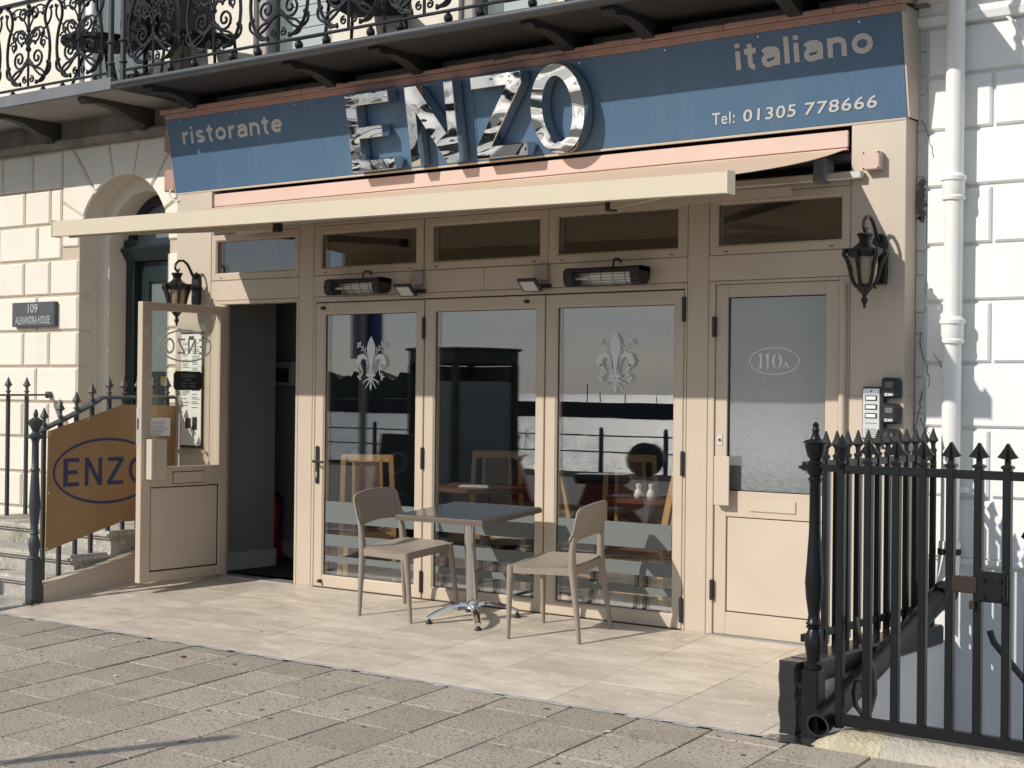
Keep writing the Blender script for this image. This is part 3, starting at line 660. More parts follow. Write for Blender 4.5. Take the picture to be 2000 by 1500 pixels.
# ================================================================== fascia sign
FS = thing('fascia_sign', 'long blue shop fascia with large chrome ENZO letters, italian lettering and phone number', 'sign', (1.5, 0, 2.95))
TH = math.atan(0.10 / 0.555)
def tilt(o): o.location = (-1.5, 0, 0); o.rotation_euler = (TH, 0, 0); return o
tilt(MB().box(-1.545, 4.515, 0.0, 0.02, 0.0, 0.567, .002).build('panel', 'blue_sign', FS, False))
for sx in (1.515,): tilt(MB().box(sx - .002, sx + .002, -.0006, .004, .002, .565).build('panel_seam', 'seal', FS, False))
for k in range(10):
    sx = -1.4 + .63 * k; tilt(MB().tube([(sx, -.002, .545), (sx, .002, .545)], .005, 8).build('screw', 'steel', FS, False))
tilt(MB().box(-1.556, 4.53, -0.012, 0.05, 0.5675, 0.610, .003).build('capping', 'capping', FS, False))
lip = MB(); n = 70
x0 = -1.585
while x0 < 4.53:
    x1 = min(4.545, x0 + random.choice((.06, .15, .4, .7))); h = 0.645 + random.uniform(-.006, .004)
    lip.box(x0, x1 - .0008, -0.03 + random.uniform(-.002, .002), 0.18, 0.612, h, .005); x0 = x1
tilt(lip.build('weathered_coping', 'capping', FS, False))
tilt(MB().box(-1.54, 4.512, -0.006, 0.03, -0.016, -0.001, .003).build('bottom_bead', 'tan', FS, False))
MB().prism([(0.002, 2.95), (-0.098, 3.505), (-.105, 3.55), (.16, 3.55), (.16, 2.95)], 'x', 4.517, 4.527).build('side_cheek', 'tan_panel', FS)
MB().prism([(0.002, 2.95), (-0.098, 3.505), (.16, 3.505), (.16, 2.95)], 'x', -1.56, -1.548).build('side_cheek', 'capping', FS)
ya, yb = -0.112, -0.018                                 # letters stand on short studs
def letter(poly): tilt(MB().prism(poly, 'y', ya, yb, .004).build('letter', 'chrome', FS, False))
x, w, z, h, s, t = .458, .402, .012, .534, .100, .078
letter([(x, z), (x + w, z), (x + w, z + t), (x + s, z + t), (x + s, z + .228), (x + .315, z + .228), (x + .315, z + .306), (x + s, z + .306), (x + s, z + h - t), (x + w, z + h - t), (x + w, z + h), (x, z + h)])
x, w, s = 1.010, .425, .080
letter([(x, z), (x + s, z), (x + s, z + .36), (x + w - s - .03, z), (x + w, z), (x + w, z + h), (x + w - s, z + h), (x + w - s, z + .18), (x + s + .03, z + h), (x, z + h)])
x, w = 1.584, .412
letter([(x, z), (x + w, z), (x + w, z + t), (x + .125, z + t), (x + w, z + h - t), (x + w, z + h), (x, z + h), (x, z + h - t), (x + w - .125, z + h - t), (x, z + t)])
oo = MB(); a_, b_ = ell(2.258, .276, .206, .278, 64), ell(2.258, .276, .116, .205, 64); oo.ring(a_, b_, 'y', ya, yb)
tilt(oo.build('letter', 'chrome', FS, False))
st = MB()
for sx in (.51, .80, 1.05, 1.40, 1.65, 1.93, 2.10, 2.42): st.tube([(sx, yb - .01, .27 if sx > 2.05 else .05), (sx, .0, .27 if sx > 2.05 else .05)], .008, 6)
tilt(st.build('letter_stud', 'letter_side', FS, False))
tilt(glyph_word('ristorante', -1.385, .366, 1.10, .132, -.004, .004, 'y', .235).build('lettering', 'sign_letter', FS, False))
tilt(glyph_word('italiano', 3.485, .371, .862, .152, -.004, .004, 'y', .265).build('lettering', 'sign_letter', FS, False))
for s_, a_, b_ in (('Tel:', 3.302, 3.452), ('01305', 3.508, 3.85), ('778666', 3.905, 4.345)):
    tilt(text_mb(s_, .1, (a_ + b_) / 2, .104, -.002, .004, .001, .12, width=b_ - a_, height=.070, spacing=1.12).build('lettering', 'sign_letter', FS, False))

# ================================================================== awning
AW = thing('awning', 'half extended beige retractable awning with a straight front bar over the doors', 'awning', (1.5, -0.7, 2.6))
Lb, Rb = Vector((-1.12, -1.455, 2.465)), Vector((4.16, -1.35, 2.414))
fbm = MB()
prof = [(0, 0), (.055, .0), (.062, .02), (.060, .104), (0, .104)]           # (back, up)
vs = [];
for P in (Lb, Rb): vs += [(P.x, P.y + q[0], P.z + q[1]) for q in prof]
fbm.add(vs, [(0, 1, 2, 3, 4), (9, 8, 7, 6, 5)] + [(i, 5 + i, 5 + (i + 1) % 5, (i + 1) % 5) for i in range(5)])
fbm.build('front_bar', 'awning_bar', AW)
for P, sg in ((Lb, -1), (Rb, 1)):
    q = [(P.y - .004, P.z - .004), (P.y + .075, P.z - .004), (P.y + .075, P.z + .112), (P.y - .004, P.z + .112)]
    MB().prism(q, 'x', P.x + .001 * sg, P.x + .008 * sg).build('end_cap', 'awning_bar', AW)
MB().bar(Lb + Vector((.1, .075, -.004)), Lb + Vector((.62, .085, -.006)), .012, .006).build('under_strip', 'awning_bar', AW)
fb2 = MB(); N = 14; vs = []
for i in range(N + 1):
    t = i / N; x = -1.10 + 5.24 * t; f = Lb.lerp(Rb, t)
    for k in range(7):
        s_ = k / 6; y = 0.02 + (f.y + .05 - .02) * s_; z = 2.812 + (f.z + .098 - 2.812) * s_ - .025 * math.sin(math.pi * s_) + .004 * math.sin(i * 2.1 + k)
        vs.append((x, y, z))
for i in range(N + 1):
    for k in range(7):
        p = vs[i * 7 + k]; vs.append((p[0], p[1], p[2] - .003))
q = (N + 1) * 7
fs = [(i * 7 + k, i * 7 + k + 1, i * 7 + 8 + k, i * 7 + 7 + k) for i in range(N) for k in range(6)]
fs += [tuple(q + j for j in f[::-1]) for f in fs]
for i in (0, N): fs += [(i * 7 + k, i * 7 + k + 1, q + i * 7 + k + 1, q + i * 7 + k) for k in range(6)]
fb2.add(vs, fs, True); fb2.build('fabric', 'fabric', AW)
MB().box(-1.115, 4.158, .012, .03, 2.818, 2.913, .003).box(-1.115, 4.158, 0.004, .028, 2.800, 2.812, .003).build('cover_strip', 'pink', AW)
MB().tube([(-1.1, .12, 2.77), (4.14, .12, 2.77)], .035, 12).build('roller', 'plastic_grey', AW)
MB().box(-1.12, 4.268, -.052, -.006, 2.628, 2.672, .006).build('torsion_bar', 'alu', AW)
for x in (-.95, 4.02): MB().box(x - .04, x + .04, -.07, .05, 2.62, 2.76, .01).build('arm_bracket', 'plastic_grey', AW)
for sh, el, fr in (((-.75, -.07, 2.60), (.24, -.62, 2.53), (-.55, -1.39, 2.47)), ((3.85, -.07, 2.58), (2.94, -.55, 2.51), (3.75, -1.30, 2.44))):
    MB().bar(sh, el, .016, .026).bar(el, fr, .014, .022).build('folding_arm', 'tan', AW)
    MB().box(el[0] - .03, el[0] + .03, el[1] - .03, el[1] + .03, el[2] - .035, el[2] + .03, .008).build('elbow', 'plastic_black', AW)
# ================================================================== lanterns
def lantern(name, label, loc):
    t = thing(name, label, 'lantern', loc, 0, 'black wall lanterns beside the shopfront')
    # wall at y=0, lamp axis at y=-0.2
    MB().prism([(-.042, -.17), (.042, -.17), (.046, -.10), (.046, .06), (.03, .10), (0, .115), (-.03, .10), (-.046, .06), (-.046, -.10)], 'y', -.024, 0.0, .008).build('back_plate', 'lantern', t, False)
    MB().lathe([(.005, -.02), (.055, -.01), (.06, .0), (.055, .01), (.005, .02)], 0, -.03, 12).build('boss', 'lantern', t, False)
    arm = [(0, -.03, .07), (0, -.055, .10), (0, -.075, .135), (0, -.10, .17), (0, -.14, .195), (0, -.185, .190), (0, -.215, .165), (0, -.222, .135), (0, -.205, .112), (0, -.185, .115), (0, -.178, .13)]
    MB().tube(arm, [.013, .012, .011, .011, .010, .010, .010, .010, .010, .009, .007], 8).tube([(0, -.19, .112), (0, -.2, .09)], .008, 6).build('arm', 'lantern', t, False)
    MB().tube([(0, -.03, -.15), (0, -.06, -.165), (0, -.085, -.155), (0, -.08, -.185), (0, -.06, -.19)], [.014, .011, .010, .008, .008], 8).build('tail_scroll', 'lantern', t, False)
    MB().lathe([(.002, .100), (.040, .098), (.046, .088), (.036, .078), (.030, .055), (.036, .045), (.052, .030), (.078, .012), (.092, .006), (.100, .012), (.102, -.004), (.090, -.022), (.084, -.030), (.002, -.03)], 0, -.2, 12, True).build('roof', 'lantern', t, False)
    MB().lathe([(.070, -.031), (.072, -.08), (.066, -.13), (.054, -.165), (.036, -.192)], 0, -.2, 12).build('glass_shade', 'amber', t, False)
    cg = MB()
    for k in range(6):
        a = R(60 * k + 30); c, s_ = math.cos(a), math.sin(a)
        cg.tube([(c * r, -.2 + s_ * r, z) for r, z in ((.108, .012), (.112, -.02), (.098, -.035), (.086, -.07), (.079, -.10), (.073, -.13), (.060, -.168), (.042, -.195))], [.012, .012, .013, .012, .010, .010, .010, .010], 6)
    cg.build('cage', 'lantern', t, False)
    MB().lathe([(.050, -.180), (.046, -.196), (.030, -.218), (.014, -.236), (.010, -.248), (.016, -.256), (.020, -.266), (.013, -.282), (.007, -.29), (.010, -.297), (.002, -.312)], 0, -.2, 12).build('finial', 'lantern', t, False)
    return t
lantern('wall_lantern', 'black scrolled wall lantern on the right pilaster beside the white wall', (4.365, 0, 2.205))
lantern('wall_lantern', 'black scrolled wall lantern on the left pilaster above the open door', (-1.285, 0, 2.205))
# ================================================================== heaters and floodlights
def heater(label, cx, wid, cz):
    t = thing('patio_heater', label, 'heater', (cx, 0, cz), 0, 'infrared heaters above the folding doors')
    hb = MB(); h = wid / 2; P = [(-.045, .045), (-.14, .045), (-.165, .03), (-.17, .0), (-.165, -.05), (-.15, -.06), (-.12, -.02), (-.06, -.02), (-.045, 0)]
    hb.prism([(-.03, .05), (-.13, .056), (-.155, .04), (-.158, .028), (-.05, .022), (-.03, .0)], 'x', -h, h)
    for sg in (-1, 1):
        hb.prism([(-.03, .052), (-.13, .058), (-.158, .042), (-.165, .0), (-.150, -.048), (-.12, -.058), (-.06, -.05), (-.03, -.02)], 'x', sg * h, sg * (h - .062))
    hb.build('housing', 'heater_black', t, False)
    rf = MB(); m_ = 8
    pts = [(-.150, .024), (-.115, .030), (-.075, .022), (-.055, -.002), (-.052, -.03), (-.07, -.052)]
    vs = [(x, p[0], p[1]) for x in (-h + .06, h - .06) for p in pts]
    rf.add(vs, [(i, i + 1, 7 + i, 6 + i) for i in range(5)], True); rf.build('reflector', 'heater_reflect', t, False)
    MB().tube([(-h + .06, -.105, -.008), (h - .06, -.105, -.008)], .008, 8).build('element', 'led', t, False)
    g = MB()
    for k in range(5):
        x = -h + .06 + (wid - .12) * (k + .5) / 5; g.tube([(x, -.158, .03), (x, -.155, -.01), (x, -.135, -.045), (x, -.09, -.056)], .0022, 5)
    for y, z in ((-.157, .008), (-.148, -.03), (-.115, -.053)): g.tube([(-h + .06, y, z), (h - .06, y, z)], .0018, 5)
    g.build('grille', 'black_metal', t, False)
    MB().tube([(.05, -.09, .052), (.045, -.085, .085), (.03, -.05, .11), (.035, -.01, .115), (.045, .0, .09)], .006, 6).build('cable', 'black_metal', t, False)
    MB().box(-.05, .05, -.035, 0, -.02, .03, .004).build('bracket', 'heater_black', t, False)
heater('black tube heater with grille over the left folding door', .50, .52, 2.145)
heater('black tube heater with grille over the right folding door', 2.60, .56, 2.140)
def flood(label, cx):
    t = thing('floodlight', label, 'floodlight', (cx, 0, 2.17), 0, 'small floodlights over the folding doors')
    MB().box(-.052, .052, -.032, 0, -.03, .072, .006).build('junction_box', 'clear_plastic', t, False)
    o = MB().box(-.075, .075, -.055, .055, -.012, .008, .004).build('housing', 'plastic_black', t, False); o.location = (-.03, -.10, -.062); o.rotation_euler = (R(-42), 0, 0)
    MB().box(-.056, .056, -.04, .04, -.016, -.0125, .0).build('lens', 'led', o, False)
    MB().box(.05, .07, -.11, 0, -.068, -.055, .003).box(-.03, .07, -.02, 0, -.08, -.055, .003).build('bracket', 'plastic_black', t, False)
flood('small square floodlight next to the left heater', .985)
flood('small square floodlight next to the right heater', 2.045)
# ================================================================== wall fittings
t = thing('junction_box', 'pink square junction box on the right pilaster under the blue sign', 'box', (4.33, 0, 2.72))
MB().box(-.050, .050, -.062, 0, -.050, .050, .004).build('box_lid', 'pink', t, False)
sc = MB()
for a in (-.043, .043):
    for b in (-.043, .043): sc.tube([(a, -.063, b), (a, -.060, b)], .0055, 8)
sc.build('screw', 'seal', t, False)
t = thing('intercom', 'silver door entry panel with three bell buttons on the right pilaster', 'intercom', (4.337, 0, 1.325))
MB().box(-.056, .072, -.038, 0, -.146, .146, .006).build('back_box', 'plastic_black', t, False)
MB().box(-.050, .050, -.042, -.036, -.137, .137, .003).build('face_plate', 'steel', t, False)
for z in (.083, .034, -.014):
    b = MB().box(-.036, .036, -.046, -.0405, z - .015, z + .015, .003).build('bell_button', 'plastic_black', t, False)
    MB().box(-.029, .029, -.048, -.045, z - .009, z + .009, .001).build('name_card', 'white_print', b, False)
sl = MB()
for z in (-.055, -.088, -.098, -.108, -.118, -.128): sl.box(-.034, .034, -.0427, -.041, z - .0015, z + .0015)
for z in (.122, -.132): sl.tube([(0, -.0435, z), (0, -.041, z)], .005, 8)
sl.build('speaker_slot', 'black_print', t, False)
for k, (z, lab) in enumerate(((1.465, 'topmost of three black key safes beside the intercom'), (1.325, 'middle one of three black key safes beside the intercom'), (1.185, 'lowest of three black key safes, behind the railing spikes'))):
    t = thing('key_safe', lab, 'key safe', (4.447, 0, z), 0, 'black key safes on the pilaster')
    MB().prism([(-.050, -.056), (.046, -.056), (.050, -.05), (.052, .03), (.042, .054), (-.036, .058), (-.05, .05)], 'y', -.048, 0, .010).build('case', 'plastic_black', t, False)
    MB().prism([(-.040, -.046), (.034, -.046), (.034, .036), (.026, .044), (-.034, .044), (-.040, .036)], 'y', -.054, -.046, .003).build('shutter', 'plastic_black', t, False)
    MB().prism([(-.022, .008), (-.014, .002), (.014, .002), (.022, .008), (.022, .032), (-.022, .032)], 'y', -.0565, -.053, .001).build('thumb_grip', 'plastic_grey', t, False)
    text_mb('SCAN', .02, -.002, -.036, -.055, .001, .0008, 0, width=.046, height=.016).build('lettering', 'white_print', t, False)
t = thing('menu_case', 'tall glazed menu case with a printed menu on the left pilaster', 'menu', (-1.32, 0, 1.41))
MB().box(-.185, .185, -.030, -.022, -.51, .51, .003).build('glass_plate', 'clear', t, False)
MB().box(-.125, .125, -.018, 0, -.45, .45, .003).build('back_board', 'black_print', t, False)
MB().box(-.118, .118, -.020, -.0185, -.43, .43).build('menu_sheet', 'paper', t, False)
tx = MB(); random.seed(3)
for cx in (-.057, .057):
    z = .36
    while z > -.15:
        w = random.uniform(.025, .045); tx.box(cx - .045, cx - .045 + 2 * w, -.0212, -.0203, z, z + .006); z -= random.choice((.014, .014, .022, .03))
tx.build('menu_text', 'grey_print', t, False)
MB().box(-.06, .005, -.0212, -.0203, -.30, -.22).box(.02, .075, -.0212, -.0203, -.31, -.21).box(-.03, .03, -.0212, -.0203, .385, .415).build('menu_picture', 'black_print', t, False)
bo = MB()
for a in (-.16, .16):
    for b in (-.475, .475): bo.tube([(a, -.034, b), (a, 0, b)], .011, 10)
bo.build('standoff_bolt', 'steel', t, False)
t = thing('closed_sign', 'small black hanging CLOSED sign with opening hours on the open door glass', 'sign', (-.9535, -.362, 1.477))
MB().prism([(-.135, -.05), (-.115, -.07), (.115, -.07), (.135, -.05), (.135, .05), (.115, .07), (-.115, .07), (-.135, .05)], 'x', .0, -.008, .001).build('board', 'black_print', t, False)
for s_, z, hh, ww in (('CLOSED', .038, .024, .14), ('OPEN', .008, .014, .062), ('12:00 - 14:30', -.018, .013, .135), ('17:30 - 22:30', -.042, .013, .135)):
    text_mb(s_, .03, 0, z, .001, .001, .0006, 0, width=ww, height=hh, axis='x').build('lettering', 'grey_print', t, False)
for y in (-.115, .115): MB().ring(ell(y, .09, .020, .022, 16), ell(y, .09, .014, .016, 16), 'x', -.009, -.001).build('suction_cup', 'clear', t, False)
t = thing('notice_sheet', 'white printed notice taped to the open door glass', 'notice', (-.9605, -.612, 1.138))
MB().box(-.001, .0, -.09, .09, -.066, .066).build('sheet', 'paper', t, False)
tx = MB()
for k in range(7): tx.box(.0003, .0008, -.075, -.075 + random.uniform(.06, .15), .035 - k * .014, .038 - k * .014)
tx.build('print', 'grey_print', t, False)
# ================================================================== outdoor table and chairs
def on_slope(o, x, y, yaw): o.location = (x, y, gz(y)); o.rotation_mode = 'ZYX'; o.rotation_euler = (fs_, 0, yaw)
T = thing('cafe_table', 'square dark cafe table on a chrome pedestal on the tiled forecourt', 'table'); on_slope(T, 1.80, -.37, 0)
MB().box(-.345, .345, -.295, .295, .672, .705, .006).build('table_top', 'tabletop', T, False)
MB().prism([(-.352, -.302), (.352, -.302), (.352, .302), (-.352, .302)], 'z', .7035, .668, .010).build('edge_band', 'tabletop_edge', T, False)
MB().lathe([(.16, .667), (.16, .655), (.05, .645), (.035, .63), (.035, .15), (.037, .14), (.038, .115), (.045, .095), (.052, .085)], 0, 0, 24).build('column', 'chrome_table', T, False)
for k in range(4):
    a = R(45 + 90 * k); c, s_ = math.cos(a), math.sin(a)
    L_ = MB(); pts = [(0.02, .105, .030), (.08, .112, .028), (.15, .100, .026), (.22, .076, .024), (.27, .052, .022), (.295, .038, .018)]; vs = []
    for r, z, w in pts:
        for dx, dz in ((-1, -.010), (-.8, .006), (0, .012), (.8, .006), (1, -.010)): vs.append((r * c - dx * w * s_, r * s_ + dx * w * c, z + dz))
    L_.add(vs, [(i * 5 + j, i * 5 + j + 1, i * 5 + 6 + j, i * 5 + 5 + j) for i in range(5) for j in range(4)] + [(i * 5 + 4, i * 5, i * 5 + 5, i * 5 + 9) for i in range(5)] + [(25, 26, 27, 28, 29), (4, 3, 2, 1, 0)], True)
    lg = L_.build('leg', 'chrome_table', T, False)
    MB().lathe([(.020, 0), (.024, .006), (.018, .012), (.010, .022), (.010, .034)], .282 * c, .282 * s_, 12).build('foot', 'rubber', lg, False)
def cafe_chair(label, x, y, yaw):
    t = thing('cafe_chair', label, 'chair', (0, 0, 0), 0, 'taupe plastic chairs at the cafe table'); on_slope(t, x, y, yaw)
    # faces +X, seat 0.455
    st_ = MB(); nx, ny = 12, 10; top = []
    for i in range(nx + 1):
        for j in range(ny + 1):
            u = i / nx * 2 - 1; v = j / ny * 2 - 1
            w = .215 + .012 * u; k = (1 - .10 * max(0, abs(u) - .8) ** 2 * 25 * .5)
            X = .215 * u * (1 - .05 * v * v) + .005; Yv = w * v * (1 - .06 * max(0, abs(u) - .6) * 2.5)
            z = .455 - .016 * (1 - u * u * .7) * (1 - v * v) + .004 * max(0, -u)
            if u > .6: z -= .012 * ((u - .6) / .4) ** 2
            top.append((X, Yv, z))
    q = len(top); vs = top + [(p[0] * .98, p[1] * .98, p[2] - .016) for p in top]; W = ny + 1
    fs = [(i * W + j, i * W + W + j, i * W + W + j + 1, i * W + j + 1) for i in range(nx) for j in range(ny)]
    fs += [tuple(q + a for a in f[::-1]) for f in fs]
    rim = [j for j in range(W)] + [i * W + ny for i in range(1, nx + 1)] + [nx * W + j for j in range(ny - 1, -1, -1)] + [i * W for i in range(nx - 1, 0, -1)]
    for k in range(len(rim)): a, b = rim[k], rim[(k + 1) % len(rim)]; fs.append((a, b, q + b, q + a))
    st_.add(vs, fs, True); st_.build('seat', 'taupe', t, False)
    ap = MB(); P = [(.202, -.205), (.202, .205), (-.20, .19), (-.20, -.19)]
    for a, b in ((0, 1), (1, 2), (2, 3), (3, 0)):
        ap.bar((*P[a], .422), (*P[b], .422), .012, .023)
    ap.build('seat_apron', 'taupe', t, False)
    for sg in (-1, 1):
        MB().tube([(.205, sg * .205, .445), (.208, sg * .207, .40), (.214, sg * .211, .34), (.235, sg * .226, .0)], [.024, .023, .020, .0115], 10).build('leg', 'taupe', t, False)
        MB().tube([(-.235, sg * .215, .0), (-.222, sg * .205, .18), (-.205, sg * .195, .36), (-.198, sg * .192, .44), (-.202, sg * .190, .54), (-.218, sg * .186, .64), (-.238, sg * .178, .74)], [.0125, .017, .022, .024, .021, .016, .010], 10).build('leg', 'taupe', t, False)
    bk = MB(); nu, nv = 14, 8; F = []
    for i in range(nu + 1):
        for j in range(nv + 1):
            u = i / nu * 2 - 1; v = j / nv
            hw = .212 - .010 * v
            z = .585 + .205 * v; z += (.018 * (1 - u * u) if v > .5 else -.0) * (v - .5) * 2
            if v < .5: z += (1 - v * 2) * .022 * (1 - u * u)
            cr = max(0, abs(u) - .86) / .14
            z += -.020 * cr ** 2 if v > .8 else (.022 * cr ** 2 if v < .2 else 0)
            Yv = hw * u; X = -.196 - .052 * v - .030 * (1 - u * u) + .006 * (2 * v - 1) ** 2
            F.append((X, Yv, z))
    q = len(F); vs = F + [(p[0] - .011, p[1], p[2]) for p in F]; W = nv + 1
    fs = [(i * W + j, i * W + W + j, i * W + W + j + 1, i * W + j + 1) for i in range(nu) for j in range(nv)]
    fs += [tuple(q + a for a in f[::-1]) for f in fs]
    rim = [j for j in range(W)] + [i * W + nv for i in range(1, nu + 1)] + [nu * W + j for j in range(nv - 1, -1, -1)] + [i * W for i in range(nu - 1, 0, -1)]
    for k in range(len(rim)): a, b = rim[k], rim[(k + 1) % len(rim)]; fs.append((a, b, q + b, q + a))
    bk.add(vs, fs, True); bk.build('backrest', 'taupe', t, False)
    return t
cafe_chair('taupe plastic chair left of the cafe table, in front of the left folding door', 1.262, -.385, R(-2))
cafe_chair('taupe plastic chair right of the cafe table, seen from behind its backrest', 2.505, -.408, R(188.5))
random.seed(11)
# ================================================================== cream house on the left (109)
CH = thing('cream_house', 'cream rusticated house with an arched doorway left of the restaurant', 'building', (-2.33, .3, 0))
CX, CZ, RO, RI = -2.33, 2.60, .58, .46
YF, YB, Y1, Y2 = .100, .118, .306, .54
wl = MB().box(-7.0, CX - RO - .012, YB + .001, .35, -.3, 3.46).box(CX + RO + .012, -1.53, YB + .001, .35, -.3, 3.46)
for xa in (CX - RO - .013, CX + RO): wl.add([(xa, YB, -.3), (xa + .013, YB, -.3), (xa + .013, YB, CZ), (xa, YB, CZ)], [(0, 1, 2, 3)])
for xa in (CX - RO - .013, CX + RO): wl.add([(xa, YB, CZ), (xa + .013, YB, CZ), (xa + .013, YB, 3.46), (xa, YB, 3.46)], [(0, 1, 2, 3)])
N = 24; arc = [(CX - RO * math.cos(math.pi * i / N), CZ + RO * math.sin(math.pi * i / N)) for i in range(N + 1)]
vs = [(p[0], YB, p[1]) for p in arc] + [(p[0], YB, 3.46) for p in arc]
wl.add(vs, [(i, i + 1, N + 2 + i, N + 1 + i) for i in range(N)]); wl.build('wall', 'cream_joint', CH)
def arch_strip(mb, r0, y0, r1, y1):
    A = [(CX - r0, y0, .30)] + [(CX - r0 * math.cos(math.pi * i / N), y0, CZ + r0 * math.sin(math.pi * i / N)) for i in range(N + 1)] + [(CX + r0, y0, .30)]
    B = [(CX - r1, y1, .30)] + [(CX - r1 * math.cos(math.pi * i / N), y1, CZ + r1 * math.sin(math.pi * i / N)) for i in range(N + 1)] + [(CX + r1, y1, .30)]
    k = len(A); mb.add(A + B, [(i, i + 1, k + i + 1, k + i) for i in range(k - 1)], True)
rv = MB(); arch_strip(rv, RO, YB, RO, Y1); arch_strip(rv, RO, Y1, RI + .03, Y1); arch_strip(rv, RI + .03, Y1, RI, Y1 + .03); arch_strip(rv, RI, Y1 + .03, RI, Y2); rv.build('doorway_reveal', 'cream_reveal', CH)
rows = [3.115, 2.81, 2.505, 2.2, 1.895, 1.59, 1.285, .98, .675, .37, .065]
G = .011
def block(poly, parent, m, y=YF, back=None, name='stone_block', c=.012):
    return MB().prism(poly, 'y', y, (YB + .01) if back is None else back, c).build(name, m, parent)
def rect(x0, x1, z0, z1): return [(x0 + G, z0 + G), (x1 - G, z0 + G), (x1 - G, z1 - G), (x0 + G, z1 - G)]
for k in range(10):
    zt, zb = rows[k], rows[k + 1]
    edge = CX - RO + .008
    if zt > 2.6: edge = -3.14
    xs = [edge, -3.477, -4.04, -4.60, -5.17, -5.8] if k % 2 else [edge, -3.30, -3.667, -4.23, -4.8, -5.3, -5.9]
    if zt > 2.6: xs = [edge] + [x for x in xs[1:] if x < edge - .1]
    for a, b in zip(xs[1:], xs[:-1]): block(rect(a, b, zb, zt), CH, 'cream')
    if zt < 2.6:
        block(rect(CX + RO - .008, -1.532, zb, zt), CH, 'cream')
        # reveal stones of the jambs
        for sx in (-1, 1):
            xj = CX + sx * RO
            MB().box(min(xj, xj - sx * .012), max(xj, xj - sx * .012), YF + .006, Y1 - .06, zb + G, zt - G, .005).build('jamb_stone', 'cream_reveal', CH)
for a, b in zip([-5.9, -5.2, -4.5, -4.0, -3.56], [-5.2, -4.5, -4.0, -3.56, -3.14]): block(rect(a, b, 3.115, 3.44), CH, 'cream')
def hit(a):
    c, s = math.cos(a), math.sin(a)
    xl, xr, zt = -3.13, -1.54, 3.435
    t = 9
    if s > 1e-3: t = min(t, (zt - CZ) / s)
    if c > 1e-3: t = min(t, (xr - CX) / c)
    if c < -1e-3: t = min(t, (xl - CX) / c)
    return (CX + c * t, CZ + s * t)
for k in range(7):
    a0, a1 = math.pi * k / 7 + .012, math.pi * (k + 1) / 7 - .012
    inner = [(CX + (RO - .006) * math.cos(a0 + (a1 - a0) * i / 4), CZ + (RO - .006) * math.sin(a0 + (a1 - a0) * i / 4)) for i in range(5)]
    o0, o1 = hit(a0), hit(a1); outer = [o1]
    for cx_, cz_ in ((-1.54, 3.435), (-3.13, 3.435)):
        ang = math.atan2(cz_ - CZ, cx_ - CX)
        if a0 < ang < a1: outer.append((cx_, cz_))
    outer.append(o0)
    block(inner + outer, CH, 'cream', name='voussoir')
    vv = MB()
MB().prism([(.13, 3.44), (.04, 3.46), (.03, 3.50), (.05, 3.52), (.13, 3.53)], 'x', -7, -1.56).build('cornice', 'stain_stone', CH)
MB().box(-7, -1.56, .10, .35, 3.53, 3.67).build('frieze', 'stain_stone', CH)
cu_ = MB()
for x0, x1 in ((-7, -3.0), (-1.98, -1.62)): cu_.box(x0, x1, .16, .5, 3.67, 5.6)
cu_.build('upper_wall', 'cream', CH)
w = frame_mb(-3.0, -1.98, 3.72, 5.6, .10, .10, .1, .08, .2, .32).build('french_window', 'white', CH)
MB().box(-2.92, -2.06, .28, .29, 3.78, 5.5).build('pane', 'upper_glass', w)
# front door
hd = MB().box(CX - RI, CX - RI + .11, Y2 - .03, Y2 + .08, .3, 2.56, .004).box(CX + RI - .11, CX + RI, Y2 - .03, Y2 + .08, .3, 2.56, .004)
hd.prism([(Y2 - .07, 2.56), (Y2 - .10, 2.60), (Y2 - .06, 2.63), (Y2 - .06, 2.68), (Y2 - .02, 2.69), (Y2 + .05, 2.69), (Y2 + .05, 2.5), (Y2 - .03, 2.5)], 'x', CX - RI, CX + RI)
N2 = 20
for r0, r1 in ((RI, RI - .085),):
    hd.ring([(CX + r0 * math.cos(math.pi * i / N2), CZ + .09 + (r0 - .09) * math.sin(math.pi * i / N2)) for i in range(N2 + 1)] + [(CX - r0, 2.6), (CX + r0, 2.6)],
            [(CX + r1 * math.cos(math.pi * i / N2), CZ + .09 + (r1 - .09) * math.sin(math.pi * i / N2)) for i in range(N2 + 1)] + [(CX - r1, 2.62), (CX + r1, 2.62)], 'y', Y2 - .02, Y2 + .06)
fdr = hd.build('door_frame', 'door_green', CH)
MB().prism([(CX + (RI - .02) * math.cos(math.pi * i / 16), 2.62 + (RI - .02) * math.sin(math.pi * i / 16)) for i in range(17)], 'y', Y2 + .02, Y2 + .03).build('fanlight_pane', 'upper_glass', fdr)
MB().box(CX + .08, CX + .085, Y2 + .017, Y2 + .019, 2.72, 2.86).build('house_number', 'black_print', fdr)
dl = MB(); x0, x1 = CX - RI + .112, CX + RI - .112
for a, b, c, d in ((x0, x0 + .12, .36, 2.5), (x1 - .12, x1, .36, 2.5), (x0 + .12, x1 - .12, 2.32, 2.5), (x0 + .12, x1 - .12, 1.36, 1.56), (x0 + .12, x1 - .12, .36, .6)): dl.box(a, b, Y2 + .03, Y2 + .08, c, d, .004)
fdl = dl.build('front_door', 'door_green', CH)
MB().box(x0 + .11, x1 - .11, Y2 + .055, Y2 + .062, 1.55, 2.33).build('pane', 'upper_glass', fdl)
MB().box(x0 + .11, x1 - .11, Y2 + .055, Y2 + .062, .58, 1.37).build('panel', 'door_green', fdl)
MB().box(CX - .05, CX + .22, Y2 + .018, Y2 + .03, 1.44, 1.52, .004).build('letter_plate', 'brass', fdl)
MB().ball((x0 + .07, Y2 - .01, 1.50), .034).build('door_knob', 'brass', fdl)
